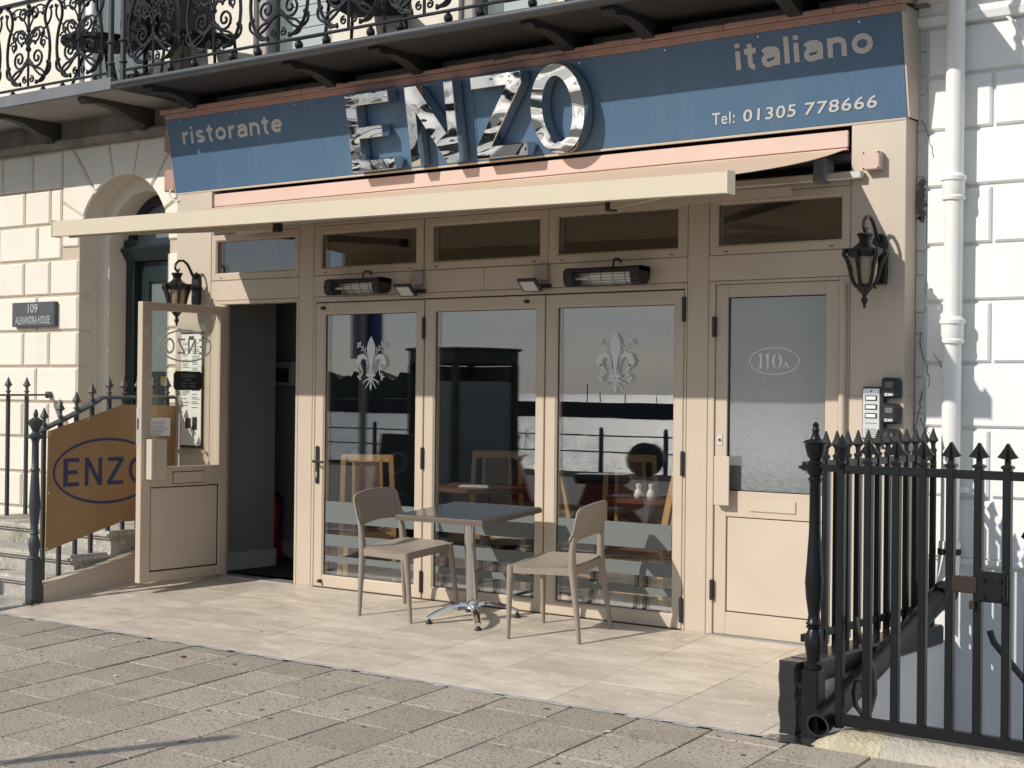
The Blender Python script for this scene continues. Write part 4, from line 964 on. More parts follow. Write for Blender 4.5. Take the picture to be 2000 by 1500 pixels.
MB().box(x0 + .04, x0 + .07, Y2 + .015, Y2 + .03, 1.86, 1.95, .003).build('lock', 'brass', fdl)
PL = thing('house_plaque', 'grey slate plaque reading 109 Alexandra House on the cream wall', 'plaque', (-3.47, .08, 2.045))
MB().box(-.30, .30, -.022, .02, -.105, .105, .004).build('slate', 'slate', PL, False)
text_mb('109', .1, 0, .05, -.0235, .002, .0, 0, width=.135, height=.075).build('lettering', 'plaque_text', PL, False)
text_mb('ALEXANDRA HOUSE', .06, 0, -.05, -.0235, .002, .0, 0, width=.49, height=.066).build('lettering', 'plaque_text', PL, False)
jb = thing('rusty_box', 'rusty painted box fixed to the edge of the cream house by the blue sign', 'box', (-1.62, .05, 3.05))
MB().box(-.06, .06, -.06, .06, -.08, .09, .006).build('case', 'capping', jb, False)
MB().tube([(.02, -.06, -.07), (.03, -.08, -.12), (.08, -.07, -.16), (.12, -.05, -.16)], .008, 6).build('cable', 'pipe_white', jb, False)
jb = thing('brown_bracket', 'small brown block under the balcony at the left end of the blue sign', 'bracket', (-1.60, .05, 3.35))
MB().prism([(-.05, -.07), (.04, -.10), (.04, .10), (-.05, .10)], 'y', -.09, .06, .006).build('block', 'capping', jb, False)
# steps
SS = thing('stone_steps', 'worn mossy stone steps up to the arched door of the cream house', 'steps', (-2.4, -.6, -.1))
for k, (y0, zt, zb) in enumerate(((-1.215, .037, -.20), (-.995, .187, .02), (-.665, .343, .17))):
    y1 = (-.97, -.64, .6)[k]
    bm = bmesh.new(); bmesh.ops.create_cube(bm, size=1)
    for v in bm.verts: v.co = Vector((-2.44 + v.co.x * 1.93, (y0 + y1) / 2 + v.co.y * (y1 - y0), zt - .03 + v.co.z * .06))
    ed_ = [e for e in bm.edges if abs(e.verts[0].co.z - e.verts[1].co.z) < .001]
    bmesh.ops.bevel(bm, geom=ed_, offset=.022, segments=3, affect='EDGES')
    s_ = MB(); s_.bm(bm); s_.box(-3.38, -1.505, y0 + .045, y1 + .001 * k, zb - .12, zt - .0605)
    s_.build('step', 'stone_step', SS)
MB().box(-6.5, -3.42, -1.25, -1.1, -.2, .03, .02).build('side_kerb', 'stone_step', SS)
BD = thing('skirting_board', 'tan painted kerb board along the left edge of the tiled forecourt', 'board', (-1.42, -.65, -.05))
MB().prism([(-1.285, -.13), (-1.285, 0.0), (.0, .262), (.0, -.02)], 'x', -1.445, -1.40).build('board', 'tan_panel', BD)
MB().prism([(-1.295, -.004), (-1.295, .012), (.0, .275), (.0, .258)], 'x', -1.475, -1.392).build('ledge', 'tan_panel', BD)

# ================================================================== railings
def spear(mb, x, y, z, h=.15, w=.034, flatx=False):
    """spike with collar; z = top of the rail"""
    mb.lathe([(.013, z), (.013, z + .02), (.022, z + .026), (.022, z + .034), (.012, z + .042), (.014, z + h * .45), (w, z + h * .56), (w * .55, z + h * .74), (.004, z + h)], x, y, 4, False, R(0 if flatx else 45))
def newel(parent, x, y, z0, prof, sq, zs, m, world=True):
    MB().box(x - sq, x + sq, y - sq, y + sq, z0, zs, .006).build('base', m, parent, world)
    MB().lathe(prof, x, y, 20).build('turned_shaft', m, parent, world)
LR = thing('stair_railing', 'dark iron railing with spearheads and newel along the near side of the stone steps', 'railing', (-1.54, -.7, 0))
newel(LR, -1.435, -1.345, pz(-1.345) - .01, [(.040, .19), (.046, .20), (.030, .215), (.034, .25), (.042, .29), (.036, .335), (.026, .365), (.034, .38), (.026, .395), (.030, .46), (.040, .56), (.038, .62), (.028, .80), (.026, .815), (.036, .83), (.026, .845), (.024, 1.02), (.030, 1.045), (.060, 1.06), (.062, 1.075), (.034, 1.085), (.022, 1.10), (.030, 1.12), (.048, 1.15), (.050, 1.18), (.028, 1.195), (.014, 1.205), (.018, 1.22), (.012, 1.25), (.003, 1.262)], .044, .192, 'iron_dull')
rail = [(-1.435, -1.345, 1.068), (-1.54, -1.25, 1.095), (-1.54, -.98, 1.205), (-1.54, -.74, 1.315), (-1.54, -.69, 1.345), (-1.54, .10, 1.352)]
MB().tube(rail, 1.0, 4, True, False, (.022, .008)).build('top_rail', 'iron_pale', LR)
def rz(y):
    for (a, b) in zip(rail[:-1], rail[1:]):
        if a[1] <= y <= b[1]: return a[2] + (b[2] - a[2]) * (y - a[1]) / (b[1] - a[1])
    return 1.352
for y in (-1.20, -1.06, -.92, -.78, -.625, -.49, -.35, -.21, -.07):
    zb = .03 if y < -1.0 else (.18 if y < -.66 else .335); zt = rz(y)
    b = MB().box(-1.553, -1.527, y - .013, y + .013, zb, zt - .004); b.build('bar', 'iron_dull', LR)
    s_ = MB(); spear(s_, -1.54, y, zt + .004); s_.build('spearhead', 'iron_pale', LR)
FR = thing('stair_railing', 'dark iron railing with spearheads on the far side of the stone steps', 'railing', (-3.26, -.5, .34))
MB().tube([(-3.26, -1.1, 1.20), (-3.26, -.70, 1.345), (-3.26, .10, 1.352)], 1.0, 4, True, False, (.022, .008)).tube([(-3.26, .06, 1.352), (-3.26, .098, 1.352)], .03, 10).build('top_rail', 'iron_pale', FR)
for y in (-1.05, -.86, -.68, -.50, -.32, -.14):
    zt = 1.345 if y > -.7 else 1.345 + (y + .7) * .36
    MB().box(-3.273, -3.247, y - .013, y + .013, .05 if y < -1 else (.18 if y < -.66 else .33), zt - .004).build('bar', 'iron_dull', FR)
    s_ = MB(); spear(s_, -3.26, y, zt + .004); s_.build('spearhead', 'iron_pale', FR)
BN = thing('banner_board', 'brown board with a blue oval ENZO logo tied to the stair railing', 'banner', (-1.47, -.6, .75))
MB().prism([(-1.205, 1.10), (-.54, 1.293), (-.03, 1.285), (-.03, .405), (-.545, .41), (-1.22, .235)], 'x', -1.487, -1.478).build('board', 'banner', BN)
MB().ring(ell(-.685, .80, .48, .245, 60), ell(-.685, .80, .462, .226, 60), 'x', -1.477, -1.4765).build('oval_outline', 'banner_blue', BN)
enzo_flat('x', -1.477, -1.4762, -.69, .695, .205, .94, False).build('lettering', 'banner_blue', BN)
for y, z in ((-1.19, 1.085), (-1.205, .255), (-1.2, .655), (-.56, .425), (-.86, 1.185)): MB().tube([(-1.479, y, z), (-1.475, y, z)], .008, 8).build('eyelet', 'steel', BN)
WD = thing('weed_tuft', 'small green weed growing at the foot of the left newel post', 'weed', (-1.40, -1.40, pz(-1.40)))
wb = MB()
for k in range(70):
    a = random.uniform(0, 6.28); r = random.uniform(0, .07); z = random.uniform(.005, .06) * (1 - r * 6); x, y = r * math.cos(a), r * math.sin(a) * .7
    d = random.uniform(0, 6.28); l = random.uniform(.008, .018); u = Vector((math.cos(d), math.sin(d), random.uniform(-.4, .6))) * l; v = Vector((-math.sin(d), math.cos(d), 0)) * l * .5
    p = Vector((x, y, max(z, .004))); wb.add([p - u, p + v, p + u, p - v], [(0, 1, 2, 3)])
    if k % 6 == 0: wb.tube([(x * .3, y * .3, 0), tuple(p)], .0012, 4)
wb.build('leaves', 'leaf', WD, False)

# ================================================================== white house on the right
WH = thing('white_house', 'white painted rusticated house wall right of the restaurant', 'building', (5.6, .4, 0))
MB().box(4.512, 8.5, .150, .5, .53, 5.2).build('wall', 'white_joint', WH)
MB().box(4.512, 8.5, .165, .6, -2.4, .53).build('plinth_wall', 'area_white', WH)
st_ = MB(); zz = .55
while zz < 3.4:
    h = random.uniform(.1, .3); st_.box(4.512, 4.566 + random.uniform(-.012, .004), .136 + random.uniform(0, .008), .17, zz, zz + h - .003, .004); zz += h
st_.build('rough_edge', 'white_rough', WH)
hole = MB()
for k in range(14): hole.prism([(4.535 + random.uniform(-.02, .03) + .018 * math.cos(a), 2.40 + k * .016 + .02 * math.sin(a)) for a in [j * .9 for j in range(7)]], 'y', .1285 + random.uniform(0, .003), .14)
hole.build('spalled_patch', 'cracked', WH)
random.seed(41)
for (x, z, dx, n_) in ((4.548, 1.78, .004, 12), (4.556, 1.45, -.003, 9), (4.540, 2.95, .004, 9), (4.62, 1.66, .02, 6), (4.55, 1.30, .010, 7)):
    pts = []
    for k in range(n_): pts.append((x, z)); x += dx + random.uniform(-.014, .014); z -= random.uniform(.015, .04)
    stroke(MB(), pts, [random.uniform(.0015, .005) for _ in pts], 'y', .1275, .133).build('crack', 'cracked', WH)
wr = [3.45, 3.178, 2.875, 2.563, 2.247, 1.938, 1.60, 1.248, .872, .535]
G = .010
for k in range(9):
    zt, zb = wr[k], wr[k + 1]
    xs = [4.566, 5.62, 6.6, 7.6, 8.4] if k % 2 == 0 else [4.566, 4.945, 5.98, 6.95, 7.9]
    for a, b in zip(xs[:-1], xs[1:]): block(rect(a, b, zb, zt), WH, 'white', .130, .16, c=.010)
MB().prism([(.16, 3.45), (.10, 3.46), (.085, 3.50), (.11, 3.52), (.10, 3.57), (.05, 3.58), (.05, 3.62), (.16, 3.63)], 'x', 4.53, 8.5).build('cornice', 'white', WH)
MB().box(4.53, 8.5, .12, .5, 3.63, 5.2).build('upper_wall', 'white', WH)
MB().prism([(.17, .50), (.125, .52), (.125, .545), (.17, .548)], 'x', 4.70, 8.5).build('plinth_ledge', 'white', WH)
DP = thing('downpipe', 'white cast iron downpipe on the white house wall', 'pipe', (4.76, .06, .5))
MB().tube([(4.765, .055, 3.9), (4.755, .055, .62)], .050, 20, False).build('shaft', 'pipe_white', DP)
for z in (2.555, 1.78): MB().lathe([(.051, z - .075), (.062, z - .07), (.064, z - .055), (.056, z - .045), (.060, z - .03), (.060, z + .03), (.068, z + .035), (.068, z + .055), (.058, z + .065), (.051, z + .075)], 4.759, .055, 20).build('collar', 'pipe_white', DP)
for z in (1.0, .90): MB().box(4.69, 4.83, .10, .16, z, z + .03, .005).build('wall_bracket', 'pipe_white', DP)
MB().tube([(4.755, .055, .64), (4.755, .05, .56), (4.762, .02, .46), (4.772, -.03, .39)], .058, 18, False).build('elbow', 'pipe_white', DP)
MB().lathe([(.051, .565), (.062, .57), (.062, .60), (.051, .605)], 4.755, .052, 18).build('rusty_band', 'rust', DP)
BP = thing('drain_pipe', 'black drain pipe slanting down behind the iron gate to an open end', 'pipe', (4.82, -.8, .1))
A, B = Vector((4.775, -.05, .375)), Vector((4.835, -1.66, -.065))
o_ = MB().tube([A, A.lerp(B, .5), B], .056, 20, False); o_.tube([B, B + (A - B) * .3], .046, 20, False); d_ = (B - A).normalized()
o_.tube([A - d_ * .02, A + d_ * .10], .067, 20, False); o_.build('barrel', 'iron', BP)
bmr = MB(); u = d_.orthogonal().normalized(); v = d_.cross(u)
vs = [B + (u * math.cos(k * math.pi / 10) + v * math.sin(k * math.pi / 10)) * r for r in (.0565, .0455) for k in range(20)]
bmr.add(vs, [(k, (k + 1) % 20, 20 + (k + 1) % 20, 20 + k) for k in range(20)]); bmr.build('rim', 'rust', BP)
MB().tube([B + (A - B) * .29, B + (A - B) * .30], .046, 16).build('dark_inside', 'seal', BP)
CB = thing('wall_cable', 'white painted cable running diagonally down the white house wall', 'cable', (5.1, .12, 3.3))
MB().tube([(4.93, .11, 3.62), (5.02, .115, 3.46), (5.07, .118, 3.40), (5.20, .118, 3.10), (5.26, .118, 2.95)], .010, 6).tube([(5.05, .117, 3.43), (5.25, .118, 2.99)], .006, 6).build('cable', 'pipe_white', CB)
# sunken area behind the gate
ar = MB().box(4.62, 4.745, -1.50, .15, -2.4, .095); struct('area_side_wall', ar, 'area_white')
struct('area_floor', MB().box(4.6, 8.5, -1.6, .2, -2.45, -2.4), 'kerb_grey')
PLN = thing('black_plinth', 'chipped black painted plinth under the side railing at the tile edge', 'plinth', (4.66, -.8, 0))
pm = MB().box(4.602, 4.762, -1.50, -.02, .095, .200, .012)
n = 9; lft, rgt = [], []
for k in range(n + 1):
    z = -.16 + .355 * k / n; lft.append((4.597 + random.uniform(-.006, .010), z)); rgt.append((4.698 + random.uniform(-.010, .008), z))
pm.prism(lft + rgt[::-1], 'y', -1.592, -1.46, .010); pm.build('coping', 'plinth_black', PLN)
pr_ = MB(); ang = [k * 2 * math.pi / 26 for k in range(26)]
pts = [(4.735 + .15 * math.cos(a) * (1 + random.uniform(-.15, .15)), -1.665 + .075 * math.sin(a) * (1 + random.uniform(-.2, .2))) for a in ang]
pr_.add([(p[0], p[1], pz(p[1]) + .006) for p in pts], [list(range(26))]); tar = pr_.build('tar_patch', 'bitumen', PLN)
SR = thing('side_railing', 'black spiked iron railing on the plinth between forecourt and sunken area', 'railing', (4.69, -.75, .2))
for z in (1.095, .300): MB().box(4.684, 4.700, -1.54, .0, z - .018, z + .018, .002).build('rail', 'iron', SR)
yy = -1.31
while yy < -.02:
    MB().box(4.679, 4.705, yy - .013, yy + .013, .198, 1.125).build('bar', 'iron', SR)
    s_ = MB(); spear(s_, 4.692, yy, 1.10, .152, .030); s_.build('spearhead', 'iron_matte', SR)
    MB().box(4.668, 4.676, yy + .026, yy + .090, .235, 1.07).build('sheen_slat', 'area_white', SR)  # added strip between bars; its pale colour stands in for their glossy sheen
    yy += .1165
NP = thing('gate_post', 'tall black turned iron post with an urn finial beside the plinth', 'post', (4.775, -1.585, -.15))
newel(NP, 4.775, -1.585, -.17, [(.036, .170), (.044, .178), (.044, .20), (.030, .21), (.036, .25), (.042, .29), (.036, .33), (.026, .355), (.038, .365), (.030, .372), (.038, .38), (.030, .39), (.026, .42), (.038, .50), (.043, .57), (.036, .66), (.027, .80), (.025, 1.02), (.034, 1.04), (.024, 1.05), (.040, 1.07), (.046, 1.09), (.030, 1.10), (.036, 1.115), (.024, 1.125), (.036, 1.14), (.046, 1.175), (.050, 1.20), (.058, 1.205), (.050, 1.213), (.024, 1.222), (.014, 1.25), (.018, 1.262), (.012, 1.275), (.016, 1.288), (.003, 1.30)], .042, .172, 'iron')
MB().tube([(4.69, -1.585, 1.09), (4.72, -1.585, 1.09)], [.004, .016], 8).bar((4.72, -1.585, 1.09), (4.92, -1.59, 1.092), .014, .016).build('strap', 'iron', NP)
GT = thing('iron_gate', 'black iron gate with broad spearheads in front of the white wall', 'gate', (5.6, -1.59, -.05))
MB().box(4.925, 7.2, -1.604, -1.576, 1.070, 1.108, .003).build('top_rail', 'iron', GT)
MB().box(4.925, 7.2, -1.608, -1.572, -.062, -.012, .003).build('bottom_rail', 'iron', GT)
xs = [4.908, 5.040, 5.172] + [5.296 + .1235 * k for k in range(15)]
for k, x in enumerate(xs):
    MB().box(x - .0175, x + .0175, -1.6075, -1.5725, -.075 if k == 0 else -.012, 1.135 if k else 1.09, .003).build('bar', 'iron', GT)
    s_ = MB(); w = .046; z = 1.115
    if k == 0: s_.lathe([(.017, 1.085), (.024, 1.10), (.024, 1.115), (.014, 1.125), (.02, 1.17), (.030, 1.19), (.012, 1.225), (.003, 1.245)], x, -1.59, 8)
    else:
        s_.box(x - .024, x + .024, -1.612, -1.568, 1.118, 1.132, .003)
        pf = [(.013, 1.132), (.012, 1.158), (w, 1.166), (.030, 1.185), (.012, 1.212), (.004, 1.226)]
        L0 = [(-a, b) for a, b in pf][::-1] + pf
        s_.add([(x + p[0], -1.596, p[1]) for p in L0] + [(x + p[0] * .98, -1.584, p[1]) for p in L0], [list(range(12)), list(range(12, 24))[::-1]] + [(i, (i + 1) % 12, 12 + (i + 1) % 12, 12 + i) for i in range(12)])
        s_.add([(x - .014, -1.59, 1.14), (x, -1.608, 1.165), (x + .014, -1.59, 1.14), (x, -1.60, 1.22)], [(0, 1, 3), (1, 2, 3), (0, 2, 1)])
    s_.build('spearhead', 'iron', GT)
MB().box(5.435, 5.545, -1.615, -1.585, .585, .655, .004).build('lock_bar', 'rust', GT)
lk = MB().box(5.548, 5.68, -1.63, -1.60, .555, .685, .006).build('lock_plate', 'iron', GT)
for dx, dz in ((.03, .03), (.10, .03), (.03, -.04), (.10, -.04)): MB().tube([(5.55 + dx, -1.638, .62 + dz), (5.55 + dx, -1.628, .62 + dz)], .012, 8).build('bolt', 'iron', lk)
MB().box(5.515, 5.54, -1.625, -1.605, .52, .555, .003).build('padlock', 'rust', GT)
sc_ = [(4.955, -1.53, .42), (4.965, -1.53, .36), (5.00, -1.52, .28), (5.035, -1.51, .18), (5.04, -1.51, .08), (5.02, -1.515, .0), (4.985, -1.52, -.015), (4.955, -1.52, .02), (4.945, -1.52, .08), (4.955, -1.52, .13), (4.985, -1.52, .135), (4.995, -1.52, .10)]
MB().tube(sc_, 1.0, 4, True, False, (.014, .008)).bar((5.0, -1.52, -.01), (5.0, -1.53, -.14), .014, .014).build('scroll_brace', 'iron', GT)
KB = thing('kerb_stone', 'worn pale kerb stone under the iron gate with a rough yellow end', 'kerb', (5.8, -1.62, -.15))
def kerb_run(xa, xb, n, rough, seed):
    mb = MB(); random.seed(seed); cols = []
    for k in range(n + 1):
        x = xa + (xb - xa) * k / n; j = lambda s: random.uniform(-s, s) * rough
        e = min(1, (x - 4.80) / .16) if xa < 4.9 else 1; e = max(0, e) ** .6
        z = -.150 + (.072 - .010 * (x - 4.9)) * e; x2 = x + j(.004)
        cols.append([(x, -1.50, z + j(.004)), (x2, -1.60, z + .003 + j(.005)), (x2, -1.655 - .01 * e, z - .006 + j(.007)), (x2, -1.70 - .01 * e + j(.006), z - .030 * e + j(.008)), (x2, -1.735 + j(.010), z - .075 * e - .005), (x, -1.765 + j(.012), -.175), (x, -1.77, -.25)])
    vs = [p for c in cols for p in c]; w = 7
    mb.add(vs, [(i * w + q, i * w + w + q, i * w + w + q + 1, i * w + q + 1) for i in range(n) for q in range(w - 1)], True); return mb
kerb_run(4.80, 5.16, 14, .8, 4).build('rough_end', 'kerb_yellow', KB)
kerb_run(5.162, 7.3, 70, .7, 9).build('stone', 'kerb_stone', KB)
AH = thing('area_handrail', 'thin black handrail sloping down the sunken area stairs', 'handrail', (5.5, -.4, -.2))
MB().tube([(5.27, -.72, .30), (5.29, -.72, .245), (5.36, -.72, .17), (5.9, -.72, -.42)], .017, 8).tube([(5.6, -.72, -.09), (5.6, -.72, -1.2)], .014, 8).build('rail', 'iron', AH)
IS = thing('rear_spike', 'single black spearhead post behind the gate at the right edge', 'post', (5.62, -1.2, .3))
s_ = MB().box(5.607, 5.633, -1.213, -1.187, -.4, .72); spear(s_, 5.62, -1.2, .72, .15, .036); s_.build('bar', 'iron', IS)
# ================================================================== balconies
random.seed(21)
def spiral(cx, cz, r, turns, a0, dr=1, n=18, r1=.012):
    return [(cx + (r + (r1 - r) * i / n) * math.cos(a0 + dr * turns * 2 * math.pi * i / n), 0, cz + (r + (r1 - r) * i / n) * math.sin(a0 + dr * turns * 2 * math.pi * i / n)) for i in range(n + 1)]
def bez(p, q, r, s, n=10):
    return [tuple(((1 - t) ** 3 * a + 3 * t * (1 - t) ** 2 * b + 3 * t * t * (1 - t) * c + t ** 3 * d) if i != 1 else 0 for i, (a, b, c, d) in enumerate(zip((p[0], 0, p[1]), (q[0], 0, q[1]), (r[0], 0, r[1]), (s[0], 0, s[1])))) for t in [k / n for k in range(n + 1)]]
pm = MB(); seg = 5
for k in (-1, 1):
    def add(pts, r): pm.tube([(k * p[0], p[1], p[2]) for p in pts], r * 1.3, seg)
    add(bez((.10, .02), (.32, .06), (.30, .34), (.235, .46)), .010)          # lyre side
    add(bez((.235, .46), (.19, .54), (.22, .62), (.285, .655)), .010)
    add(bez((.235, .46), (.30, .50), (.31, .57), (.27, .60)), .007)
    add(bez((0, .23), (.10, .10), (.20, .02), (.275, .10)), .008); add(bez((.275, .10), (.30, .14), (.28, .19), (.25, .17)), .008)   # bottom loops
    add(bez((-.02, .22), (.06, .12), (.14, .16), (.20, .10)), .008); add(bez((.20, .10), (.25, .05), (.17, .0), (.10, .04)), .008)
    add(spiral(.115, .225, .082, 1.6, R(200), 1), .008)                      # big spirals
    add(spiral(.09, .415, .075, 1.5, R(190), 1), .007)
    add(spiral(.075, .575, .060, 1.4, R(160), -1), .007)
    add(spiral(.045, .055, .030, 1.3, R(100), -1, 12, .006), .006)
    add(bez((0, .30), (.05, .42), (.13, .50), (.19, .44)), .007); add(bez((0, .30), (.03, .38), (.08, .37), (.09, .34)), .007)
    add(bez((.0, .42), (.03, .54), (.12, .60), (.18, .57)), .006)
    add(bez((.19, .44), (.23, .40), (.18, .36), (.165, .40)), .006)
    add(spiral(.195, .335, .050, 1.3, R(20), 1, 14), .006); add(bez((.235, .46), (.17, .42), (.15, .36), (.20, .29)), .006); add(bez((0, .36), (.04, .46), (.10, .47), (.11, .43)), .006)
    add(bez((0, .54), (.04, .62), (.13, .66), (.20, .62)), .006); add(spiral(.20, .60, .028, 1.2, R(60), -1, 10, .006), .005)
    for x, z in ((.29, .655), (.30, .60), (.25, .17), (.275, .19), (.165, .40), (.18, .565), (.09, .34)):
        pm.ball((k * x, 0, z), .015, 6, (1, .7, 1.1))
pm.tube([(0, 0, .0), (0, 0, .64)], .011, 6).ball((0, 0, .30), .024, 6).ball((0, 0, .64), .02, 6).ball((0, 0, .45), .02, 6)
pm.tube(bez((-.285, .655), (-.12, .70), (.12, .70), (.285, .655)), .008, seg)
PANEL = None
def balcony(label, loc, x0, x1, panels, posts, slab, zt, under, brackets, brm):
    global PANEL
    t = thing('balcony', label, 'balcony', loc, 0)
    MB().box(x0, x1, -.60, .16, 3.668, zt - .012).build('floor_slab', under, t)
    if slab == 'slab_paint': MB().box(x0, x1, -.645, -.595, 3.665, zt - .005, .012).tube([(x0, -.64, zt - .012), (x1, -.64, zt - .012)], .022, 10).build('slab_edge', slab, t)
    else: MB().box(x0, x1, -.642, -.595, 3.666, zt, .004).build('slab_edge', slab, t)
    MB().box(x0 + .03, x1 - .03, -.612, -.588, 3.795, 3.812, .003).build('bottom_rail', 'balcony_iron', t)
    MB().box(x0 + .03, x1 - .03, -.622, -.578, 4.475, 4.505, .006).build('top_rail', 'balcony_iron', t)
    for px in panels:
        rel = Vector((px, -.6, 3.812)) - Vector(loc)
        if PANEL is None: PANEL = pm.build('scroll_panel', 'balcony_iron', t, False); PANEL.location = rel
        else: link_copy(PANEL, rel, t)
        for dx in (-.2, .2):
            MB().ball((px + dx, -.6, 3.757), .030, 8, (1, 1, 1.1)).tube([(px + dx, -.6, zt - .01), (px + dx, -.6, 3.80)], .012, 6).build('ball_foot', 'balcony_iron', t)
    for px in posts:
        MB().tube([(px, -.6, zt - .005), (px, -.6, 4.6)], .022, 8).lathe([(.030, 3.86), (.034, 3.87), (.030, 3.88)], px, -.6, 10).lathe([(.030, 4.02), (.036, 4.03), (.030, 4.04)], px, -.6, 10).build('post', brm, t)
    for bxp in brackets:
        pf = [(.10, 3.667), (-.58, 3.667), (-.585, 3.645), (-.55, 3.615), (-.50, 3.625), (-.42, 3.635), (-.30, 3.62), (-.20, 3.585), (-.12, 3.55), (-.04, 3.535), (.0, 3.525), (.01, 3.49), (.10, 3.49)]
        MB().prism(pf, 'x', bxp - .045, bxp + .045).build('bracket', 'slab_dark' if slab == 'slab_paint' else 'bracket_dark', t)
    return t
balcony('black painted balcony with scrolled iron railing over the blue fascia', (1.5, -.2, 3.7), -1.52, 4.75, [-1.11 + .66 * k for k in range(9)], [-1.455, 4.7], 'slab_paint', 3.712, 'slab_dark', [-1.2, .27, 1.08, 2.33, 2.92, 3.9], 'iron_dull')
balcony('grey edged balcony with scrolled iron railing over the arched door', (-3.5, -.2, 3.7), -7.0, -1.545, [-1.99, -2.64, -3.30, -3.96, -4.62], [-1.60], 'slab_109', 3.758, 'soffit', [-1.98, -3.2, -4.4], 'iron_dull')
# things standing on the balconies
t = thing('garden_table', 'dark round garden table on the left balcony behind the scrollwork', 'table', (-2.25, -.2, 3.76))
MB().lathe([(.30, .40), (.31, .41), (.31, .44), (.30, .45)], 0, 0, 20).build('table_top', 'cloth_black', t, False)
for k in range(3): MB().tube([(.1 * math.cos(k * 2.1), .1 * math.sin(k * 2.1), .40), (.24 * math.cos(k * 2.1), .24 * math.sin(k * 2.1), 0)], .014, 6).build('leg', 'cloth_black', t, False)
t = thing('folded_parasol', 'folded dark parasol standing between the two balconies', 'parasol', (-1.75, -.15, 3.76))
MB().lathe([(.16, .05), (.16, .10), (.03, .13)], 0, 0, 14).build('foot', 'cloth_black', t, False)
MB().tube([(0, 0, .1), (0, 0, 1.6)], .02, 8).build('pole', 'cloth_black', t, False)
cn_ = MB(); pr = []
for z, r in ((.35, .19), (.5, .20), (.8, .17), (1.1, .12), (1.4, .07), (1.55, .03)): pr.append((r, z))
cn_.lathe(pr, 0, 0, 9, False); cn_.build('canopy', 'cloth_black', t, False)
def bal_chair(label, x, rot):
    t = thing('garden_chair', label, 'chair', (x, -.15, 3.70), rot, 'dark garden chairs on the black balcony')
    MB().box(-.22, .22, -.22, .22, .36, .40, .01).build('seat', 'cloth_black', t, False)
    b_ = MB().box(-.22, .22, -.015, .015, 0, .5, .01).build('backrest', 'cloth_black', t, False); b_.location = (0, .22, .38); b_.rotation_euler = (R(-18), 0, 0)
    for a in (-.2, .2):
        for c in (-.2, .2): MB().tube([(a, c, .37), (a * 1.15, c * 1.15, 0)], .012, 6).build('leg', 'cloth_black', t, False)
bal_chair('dark garden chair left of the first french window on the black balcony', -1.12, R(70))
bal_chair('dark garden chair between the french windows on the black balcony', .62, R(20))

# ================================================================== inside the restaurant
def dining_chair(label, x, y, yaw, sz=1.0):
    t = thing('dining_chair', label, 'chair', (x, y, -.012), yaw, 'pale wood dining chairs inside'); t.scale = (1, 1, sz)
    # faces +X
    for sg in (-1, 1):
        MB().tube([(-.24, sg * .20, 0), (-.205, sg * .195, .25), (-.20, sg * .19, .45), (-.215, sg * .185, .62), (-.245, sg * .178, .80), (-.29, sg * .17, 1.03)], 1.0, 4, True, False, (.017, .022)).build('leg', 'wood', t, False)
        MB().tube([(.21, sg * .20, 0), (.20, sg * .195, .43)], 1.0, 4, True, False, (.018, .018)).build('leg', 'wood', t, False)
        MB().tube([(-.20, sg * .105, .47), (-.215, sg * .105, .62), (-.245, sg * .10, .80), (-.288, sg * .098, 1.0)], 1.0, 4, True, False, (.011, .016)).build('slat', 'wood', t, False)
    MB().bar((-.285, -.17, 1.01), (-.285, .17, 1.01), .013, .028).build('crest_rail', 'wood', t, False)
    bk = MB(); vs = []
    for x, z in ((-.205, .48), (-.215, .62), (-.245, .80), (-.283, .99)): vs += [(x, -.09, z), (x, .09, z), (x - .012, .09, z), (x - .012, -.09, z)]
    bk.add(vs, [(4 * i + j, 4 * i + (j + 1) % 4, 4 * i + 4 + (j + 1) % 4, 4 * i + 4 + j) for i in range(3) for j in range(4)]); bk.build('back_panel', 'leather', t, False)
    MB().box(-.21, .23, -.215, .215, .43, .475, .012).build('seat', 'leather', t, False)
    fr_ = MB().bar((-.2, -.195, .41), (.2, -.195, .41), .012, .028).bar((-.2, .195, .41), (.2, .195, .41), .012, .028).bar((.2, -.195, .41), (.2, .195, .41), .012, .028).bar((-.2, -.195, .41), (-.2, .195, .41), .012, .028)
    fr_.bar((-.2, -.195, .2), (.2, -.195, .2), .008, .014).bar((-.2, .195, .2), (.2, .195, .2), .008, .014); fr_.build('seat_rail', 'wood', t, False)
dining_chair('wooden dining chair with brown leather back behind the left folding door', .17, .42, R(128), .935)
dining_chair('wooden dining chair behind the round brown table in the middle folding door', .90, 1.00, R(-52), .95)
dining_chair('wooden dining chair at the left edge of the right folding door', 2.09, .46, R(12), .93)
dining_chair('wooden dining chair behind the laid table in the right folding door', 2.10, 1.02, R(-50), .96)
dining_chair('wooden dining chair in front of the laid table near the right mullion', 2.63, .38, R(182), .90)
def dining_table(label, x, y, r):
    t = thing('dining_table', label, 'table', (x, y, -.012), 0, 'brown dining tables inside')
    MB().lathe([(r - .01, .715), (r, .722), (r, .742), (r - .01, .75)], 0, 0, 28).build('table_top', 'table_brown', t, False)
    MB().lathe([(.22, 0), (.22, .02), (.04, .04), (.035, .71), (.12, .715)], 0, 0, 14).build('pedestal', 'black_metal', t, False)
dining_table('round brown dining table behind the middle folding door', 1.02, .72, .36)
dining_table('round brown dining table laid with shakers behind the right folding door', 2.50, .72, .36)
